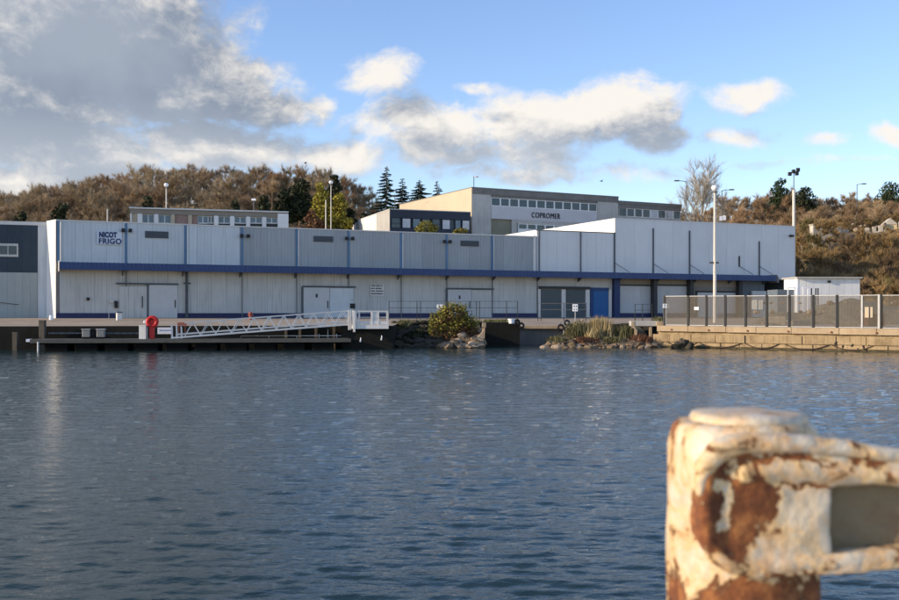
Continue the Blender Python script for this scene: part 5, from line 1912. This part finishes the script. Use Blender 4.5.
# --- the big bush by the rubble, bushes before the navy wing, plants on the mound
bx = P(453, 338, 74.6)
bigb = thing('big_bush', 'big sunlit yellow-green bush with brown twigs growing out of the rubble', 'bush', tuple(bx), 0)
rgn = np.random.default_rng(91)
bl = [(0, 0, 1.85, 1.1, .9, .7), (-.85, -.1, 1.2, .9, .7, .6), (.8, 0, 1.1, .8, .7, .6), (1.25, .0, .7, .6, .5, .45), (-1.3, -.2, .55, .55, .5, .4), (.3, -.4, .9, .7, .5, .5), (-.2, -.4, .5, .9, .5, .4)]
link('crown', tri_mesh('crown', leaf_cards(rgn, bl, 2600, .15), m_bush), bigb)
link('inner_leaves', tri_mesh('inner_leaves', leaf_cards(rgn, [(b[0] + .1, b[1] - .15, b[2] - .22, b[3] * .95, b[4], b[5]) for b in bl], 1700, .14), m_bushr), bigb)
st = MB()
for i in range(26):
    a = rgn.uniform(0, 6.28)
    st.tube((rgn.normal(0, .2), rgn.normal(0, .2), -.3), (1.2 * math.cos(a) * rgn.uniform(.4, 1), .8 * math.sin(a) * rgn.uniform(.4, 1), rgn.uniform(.7, 2.0)), .03, .01, n=4)
st.build('branches', m_barkpale, bigb)
sg_ = []
for i in range(420):
    b = bl[rgn.integers(len(bl))]
    v = rgn.normal(size=3); v[2] = abs(v[2]) + .3; v /= np.linalg.norm(v)
    p = np.array(b[:3]) + v * np.array(b[3:]) * .85
    s2 = rgn.normal(size=3) * .018
    e_ = p + v * rgn.uniform(.2, .55) + rgn.normal(size=3) * .08
    sg_.append((p - s2, p + s2, e_))
    for q in range(4):
        c2 = p + (e_ - p) * rgn.uniform(.3, 1); w2 = rgn.normal(size=3) * .07; w3 = rgn.normal(size=3) * .07
        sg_.append((c2, c2 + w2, c2 + w3))
link('sprigs', tri_mesh('sprigs', sg_, m_bush), bigb)


def small_bush(name, label, px, py, d, blobs, n, size, mat, seed):
    p = P(px, py, d)
    return leafy_tree(name, label, 'bush', tuple(p), 1.5, blobs, n, size, mat, seed, trunk=False)


p0 = P(426, 231, 133)
leafy_tree('garden_shrub', 'sunlit yellow-green shrub before the navy wing windows, larger one', 'shrub', (p0.x, p0.y, p0.z), 2, [(0, 0, .6, 1.1, .8, .8), (.9, 0, .3, .8, .7, .6), (-.9, 0, .2, .6, .6, .5)], 900, .2, m_bush, 95)
p0 = P(462, 233, 136)
leafy_tree('garden_shrub', 'sunlit low shrub at the right end of the navy wing, smaller one', 'shrub', (p0.x, p0.y, p0.z), 1, [(0, 0, .3, .9, .6, .4), (-.7, 0, .1, .6, .5, .35)], 450, .18, m_bush, 96)

# dry grasses and shrubs on the mound
def grass_clump(label, px, py, d, w, h, n, mat, seed):
    rg_ = np.random.default_rng(seed)
    p = P(px, py, d)
    o = thing('dry_shrub', label, 'shrub', tuple(p), 0)
    base = rg_.normal(size=(n, 3)) * np.array([w * .42, .45, 0])
    base[:, 2] = rg_.uniform(-.15, .12, n)
    hh = h * rg_.uniform(.35, 1.0, n) * np.clip(1.1 - (base[:, 0] / w) ** 2, .2, 1)
    tip = base + np.stack([rg_.normal(0, .22, n), rg_.normal(0, .2, n), hh], 1)
    side = rg_.normal(size=(n, 3)) * .022; side[:, 2] = 0
    link('stems', tri_mesh('stems', np.stack([base - side, base + side, tip], 1), mat), o)
    bl_ = [(rg_.normal(0, w * .4), rg_.normal(0, .3), h * rg_.uniform(.25, .62), w * rg_.uniform(.22, .36), .4, h * rg_.uniform(.18, .28)) for _ in range(8)]
    link('leaves', tri_mesh('leaves', leaf_cards(rg_, bl_, int(n * .9), .10), mat), o)
    return o


grass_clump('tall straw-coloured shrub before the blue door on the rock mound', 600, 337, 77.3, 1.7, 1.75, 2000, m_drygrass, 1)
grass_clump('grey-olive shrub on the left of the rock mound', 577, 337, 77.0, 1.1, 1.35, 1200, m_olive, 2)
grass_clump('low brownish shrub on the right side of the rock mound', 623, 338, 77.2, 1.2, 1.2, 1300, m_olive, 3)
grass_clump('short straw tuft on the footbridge end beside the fence', 658, 323, 77.0, .45, .55, 350, m_olive, 4)
grass_clump('straw-coloured bush in front of the tall one on the rock mound', 592, 339, 76.4, .8, 1.05, 800, m_drygrass, 5)
rgn = np.random.default_rng(19)
for i, (px, py, d, w, h, mt, lab) in enumerate(((556, 342, 75.4, .9, .55, m_olive, 'low olive scrub at the left foot of the rock mound'), (640, 341, 75.6, 1.0, .6, m_bushr, 'low red-brown scrub at the right foot of the rock mound'), (585, 342, 75.4, 1.1, .5, m_bushr, 'low red-brown scrub at the front of the rock mound'), (612, 341.5, 75.4, 1.0, .5, m_olive, 'low olive scrub at the front of the rock mound'),
                                                (404, 327, 78.2, .8, .7, m_olive, 'low olive scrub on top of the dark rubble slope'), (418, 335, 76.2, .8, .5, m_ivy, 'dark weeds on the dark rubble slope'))):
    grass_clump(lab, px, py, d, w, h, 520 if px != 418 else 700, mt, 60 + i)
# grass on the quay edge by the dark wall
rgn = np.random.default_rng(17)
tw = []
for i in range(2600):
    if rgn.random() < .5:
        x, y = rgn.uniform(2.7, 5.4), 78.3 + rgn.uniform(.05, 1.6)
        z = 1.87
    else:
        x, y = rgn.uniform(-4.0, 2.6), 79.3 + rgn.uniform(.0, 1.2); z = 1.84
    h_ = rgn.uniform(.06, .28); s_ = rgn.normal(size=3) * .02; s_[2] = 0
    b_ = np.array([x, y, z]); tw.append((b_ - s_, b_ + s_, b_ + np.array([rgn.normal(0, .06), rgn.normal(0, .06), h_])))
tag(link('grass_verge', tri_mesh('grass_verge', tw, leaf_mat('verge_grass', (.13, .135, .045)))), 'rough green grass along the quay edge above the dark wall', 'grass', kind='stuff')

# ---------------------------------------------------------------- the bollard in the foreground
def bollard_mat(name, rust_bias, seedv, spots=()):
    mt = bpy.data.materials.new(name); mt.use_nodes = True
    nt = mt.node_tree; N = nt.nodes; L = nt.links; b = N['Principled BSDF']
    tc = N.new('ShaderNodeTexCoord')
    mp = N.new('ShaderNodeMapping'); mp.inputs['Location'].default_value = seedv; L.new(tc.outputs['Object'], mp.inputs['Vector'])

    def noi(s, det, ro=.6, vec=None, dist=0.0):
        n = N.new('ShaderNodeTexNoise'); n.inputs['Scale'].default_value = s; n.inputs['Detail'].default_value = det; n.inputs['Roughness'].default_value = ro
        n.inputs['Distortion'].default_value = dist
        L.new(vec or mp.outputs[0], n.inputs['Vector']); return n.outputs['Fac']

    def ramp(f, stops):
        r = N.new('ShaderNodeValToRGB'); L.new(f, r.inputs[0])
        while len(r.color_ramp.elements) < len(stops): r.color_ramp.elements.new(.5)
        for e, (p, c) in zip(r.color_ramp.elements, stops): e.position = p; e.color = (*c, 1)
        return r.outputs[0]

    def mixc(f, a, c):
        m_ = N.new('ShaderNodeMix'); m_.data_type = 'RGBA'; L.new(f, m_.inputs[0]); L.new(a, m_.inputs[6]); L.new(c, m_.inputs[7]); return m_.outputs[2]

    def rng_(f, a, c, lo=0.0, hi=1.0):
        m_ = N.new('ShaderNodeMapRange'); m_.interpolation_type = 'SMOOTHSTEP'; m_.inputs[1].default_value = a; m_.inputs[2].default_value = c; m_.inputs[3].default_value = lo; m_.inputs[4].default_value = hi
        L.new(f, m_.inputs[0]); return m_.outputs[0]
    paint = ramp(noi(16, 6), [(.30, (.36, .31, .23)), (.5, (.56, .50, .39)), (.7, (.68, .63, .52))])
    stain = ramp(noi(9, 7, .65), [(.3, (.58, .28, .085)), (.6, (.70, .50, .24))])
    rust = ramp(noi(26, 9, .72), [(.28, (.045, .015, .007)), (.5, (.18, .058, .017)), (.72, (.46, .20, .06))])
    base = noi(9, 10, .72, dist=.9)
    wn = N.new('ShaderNodeTexNoise'); wn.inputs['Scale'].default_value = 26; wn.inputs['Detail'].default_value = 7; wn.inputs['Roughness'].default_value = .65
    L.new(mp.outputs[0], wn.inputs['Vector'])
    wm = N.new('ShaderNodeVectorMath'); wm.operation = 'MULTIPLY_ADD'; wm.inputs[1].default_value = (.075, .0, .075)
    L.new(wn.outputs['Color'], wm.inputs[0])
    wc = N.new('ShaderNodeVectorMath'); wc.operation = 'ADD'; wc.inputs[1].default_value = (-.0375, 0, -.0375); L.new(tc.outputs['Object'], wc.inputs[0]); L.new(wc.outputs[0], wm.inputs[2])
    warped = wm.outputs[0]
    for (cx, cy, cz, rx, ry, rz, amt) in spots:      # where the paint has come off: rust blooms on the casting itself
        sm = N.new('ShaderNodeMapping'); sm.inputs['Scale'].default_value = (1 / rx, 1 / ry, 1 / rz); sm.inputs['Location'].default_value = (-cx / rx, -cy / ry, -cz / rz)
        L.new(warped, sm.inputs['Vector'])
        ln = N.new('ShaderNodeVectorMath'); ln.operation = 'LENGTH'; L.new(sm.outputs[0], ln.inputs[0])
        aa = N.new('ShaderNodeMath'); aa.operation = 'ADD'; L.new(base, aa.inputs[0]); L.new(rng_(ln.outputs['Value'], 1.45, .45, 0, amt), aa.inputs[1])
        base = aa.outputs[0]
    streak = N.new('ShaderNodeMapping'); streak.inputs['Scale'].default_value = (1, 1, .22); L.new(mp.outputs[0], streak.inputs['Vector'])
    sn = noi(14, 6, .6, streak.outputs[0])
    c = mixc(rng_(sn, .50, .70, 0, .8), paint, stain)
    c = mixc(rng_(base, .40 - rust_bias, .585 - rust_bias, 0, .95), c, stain)
    mask = rng_(base, .56 - rust_bias, .605 - rust_bias)
    c = mixc(mask, c, rust)
    L.new(c, b.inputs['Base Color'])
    L.new(rng_(mask, 0, 1, .48, .9), b.inputs['Roughness'])
    bp = N.new('ShaderNodeBump'); bp.inputs['Strength'].default_value = .8; bp.inputs['Distance'].default_value = .006
    ad = N.new('ShaderNodeMath'); ad.operation = 'MULTIPLY_ADD'; L.new(mask, ad.inputs[0]); ad.inputs[1].default_value = -1.0; L.new(noi(60, 6), ad.inputs[2])
    L.new(ad.outputs[0], bp.inputs['Height']); L.new(bp.outputs[0], b.inputs['Normal'])
    return mt


m_bp = bollard_mat('flaking_cream_paint', .0, (.3, .1, .7))
m_bq = bollard_mat('rusty_cream_paint', .022, (1.3, 2.1, .2), [(-.06, -.12, .28, .14, .2, .06, .11), (.05, -.13, .30, .10, .2, .05, .12)])
m_bc = bollard_mat('grimy_cap_paint', .0, (4.3, .1, 2.2))
m_rust2 = M('deep_rust', (.13, .036, .012), .9, .45, 14, .9, 40, objvar=0)
m_rusto = M('orange_rust', (.34, .13, .035), .9, .4, 12, .8, 40, objvar=0)
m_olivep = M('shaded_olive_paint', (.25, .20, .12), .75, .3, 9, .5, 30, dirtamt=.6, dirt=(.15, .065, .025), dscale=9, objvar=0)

BD = 1.85
bp0 = Vector((K(742) * BD, BD, 1.7))
bo = thing('mooring_bollard', 'rusty cream-painted mooring bollard with a side arm in the foreground', 'bollard', tuple(bp0), 0)


def BZ(py, d=BD): return EYE + (HZ - py) / FPX * d - 1.7


def bx_(px, d=BD): return K(px) * d - bp0.x


def roughen(me, amt, scale, seed=0):
    off = Vector((seed * 7.1, seed * 3.3, 0))
    for v in me.vertices:
        n_ = noise.noise_vector(v.co * scale + off)
        v.co += n_ * amt
    me.update()


rb = (808 - 668) / 2 / 1000 * BD * 1.03
zr = BZ(421)
pr = [(rb * 1.35, 0), (rb * 1.35, .03), (rb * 1.12, .05)] + [(rb * 1.02, .07 + (zr - .11) * i / 18) for i in range(19)] + [(rb * 1.0, zr - .025), (rb * .97, zr - .010), (rb * .90, zr - .001), (rb * .80, zr + .001)]
me = MB().lathe(pr, 64).mesh('post', m_bq, smooth=True)
roughen(me, .004, 9, 1); roughen(me, .0015, 40, 2)
link('post', me, bo)
zc = BZ(411.5)
rc = (803 - 692) / 2 / 1000 * BD
cp = [(rc * .97, zr - .012), (rc * 1.02, zr + .004), (rc * 1.02, zc - .010), (rc * .98, zc - .003), (rc * .9, zc), (rc * .45, zc + .001)]
me = MB().lathe(cp, 56, (.010, .0, 0)).mesh('cap', m_bc, smooth=True)
roughen(me, .003, 14, 3); roughen(me, .0012, 60, 4)
link('cap', me, bo)


AY0 = -rb * 1.10                    # front plane of the arm, close to the front of the post
df = BD + AY0 - .02                # its distance from the eye


def fx(px): return K(px) * df - bp0.x
def fz_(py): return EYE + (HZ - py) / FPX * df - 1.7


back = rb * .75


def spot(px, py, rx, rz, amt): return (fx(px), AY0, fz_(py), rx / FPX * df, .08, rz / FPX * df, amt)


m_arm = bollard_mat('arm_flaking_paint', .0, (.9, 1.7, .35), [spot(759, 506, 24, 20, .34), spot(748, 528, 14, 16, .2), spot(735, 545, 20, 12, .14), spot(710, 500, 10, 60, .15), spot(712, 545, 12, 24, .12), spot(738, 552, 26, 12, .10), spot(716, 470, 16, 14, .09), spot(775, 459, 60, 4, .18), spot(800, 489, 60, 3, .14), spot(752, 484, 30, 4, .14), spot(803, 462, 10, 14, .07), spot(872, 462, 22, 6, .12),
                    spot(806, 520, 26, 28, -.12), spot(728, 511, 9, 18, -.12), spot(790, 446, 90, 8, -.06), spot(812, 563, 10, 5, .12), spot(842, 566, 14, 4, .10)])


def cast(name, mb, mat, voxel=.0045, smooth=6, amt=.002, seed=0):
    """fuse rough shapes into one cast-iron skin"""
    me0 = mb.mesh(name, None)
    ob = bpy.data.objects.new(name, me0); COL.objects.link(ob)
    md = ob.modifiers.new('r', 'REMESH'); md.mode = 'VOXEL'; md.voxel_size = voxel
    sm = ob.modifiers.new('s', 'SMOOTH'); sm.iterations = smooth; sm.factor = .6
    dg = bpy.context.evaluated_depsgraph_get()
    me = bpy.data.meshes.new_from_object(ob.evaluated_get(dg))
    bpy.data.objects.remove(ob)
    me.name = name
    me.materials.clear(); me.materials.append(mat)
    roughen(me, amt, 18, seed); roughen(me, amt * .5, 60, seed + 1)
    me.polygons.foreach_set('use_smooth', [True] * len(me.polygons))
    return link(name, me, bo)


def xz(pts, y0, y1):
    """prism with a front outline given in photo columns and rows"""
    b = MB(); n = len(pts)
    p = [(fx(a), fz_(c)) for a, c in pts]
    b.add([(x, y0, z) for x, z in p] + [(x, y1, z) for x, z in p], [tuple(range(n)), tuple(range(2 * n - 1, n - 1, -1))] + [(i, n + i, n + (i + 1) % n, (i + 1) % n) for i in range(n)])
    return b


# the heavy upper body of the arm with the closed left end
body = [(703, 540), (702, 512), (703, 486), (708, 466), (719, 453), (738, 447), (790, 446), (845, 450), (900, 460), (1010, 478),
        (1010, 489), (900, 488.5), (838, 489), (836, 510), (837, 545), (836, 578), (760, 581), (735, 578), (716, 566)]
arm = xz(body, AY0, back)
def run(mb, path, r, dy):
    pv = [Vector((fx(a), AY0 + dy, fz_(c))) for a, c in path]
    for i in range(len(pv) - 1):
        mb.tube(pv[i], pv[i + 1], r, r, n=10)
        mb.lathe([(r * math.cos(t), r * math.sin(t)) for t in np.linspace(-1.4, 1.4, 7)], 10, tuple(pv[i + 1]))


run(arm, [(742, 474), (790, 472), (860, 474), (940, 480), (1010, 484)], .022, .010)     # the bulging band under the lip
run(arm, [(712, 474), (709, 512), (714, 546), (733, 565), (770, 569), (838, 567)], .013, .004)   # the rounded edge of the end plate
a_ = cast('arm', arm, m_arm, .0045, 7, .003, 41)
# the thick lip that runs along its upper front edge and turns down round the corner
lip = MB()
path = [(704, 500), (705, 484), (710, 466), (722, 452), (742, 445.5), (790, 444.5), (845, 449.5), (900, 458), (1010, 476)]
pv = [Vector((fx(a), AY0 + .004, fz_(c))) for a, c in path]
rad = [.007, .013, .018, .020, .019, .017, .015, .014, .013]
for i in range(len(pv) - 1):
    lip.tube(pv[i], pv[i + 1], rad[i], rad[i + 1], n=10)
    lip.lathe([(rad[i + 1] * math.cos(t), rad[i + 1] * math.sin(t)) for t in np.linspace(-1.4, 1.4, 7)], 10, tuple(pv[i + 1]))
cast('lip', lip, m_bp, .004, 4, .0028, 43)
# set-back web and the bottom flange, right of the end plate
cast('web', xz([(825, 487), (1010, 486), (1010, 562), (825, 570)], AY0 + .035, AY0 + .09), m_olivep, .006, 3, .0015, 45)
cast('bottom_flange', xz([(760, 566), (836, 557), (900, 553), (1010, 545), (1010, 566), (900, 573), (836, 579), (770, 581)], AY0 - .004, back * .9), m_bq, .0045, 5, .003, 47)
# lumps of loose paint along the top of the arm
fl = MB()
for (px, py, dy, s_) in ((826, 439, .10, .011), (812, 441, .13, .009), (870, 447, .07, .009), (885, 449, .11, .008)):
    fl.lathe([(s_ * 1.6 * math.cos(t), s_ * math.sin(t)) for t in np.linspace(-1.3, 1.3, 6)], 10, (fx(px), AY0 + dy, fz_(py + 5)))
cast('paint_flake', fl, m_bq, .003, 2, .003, 49)
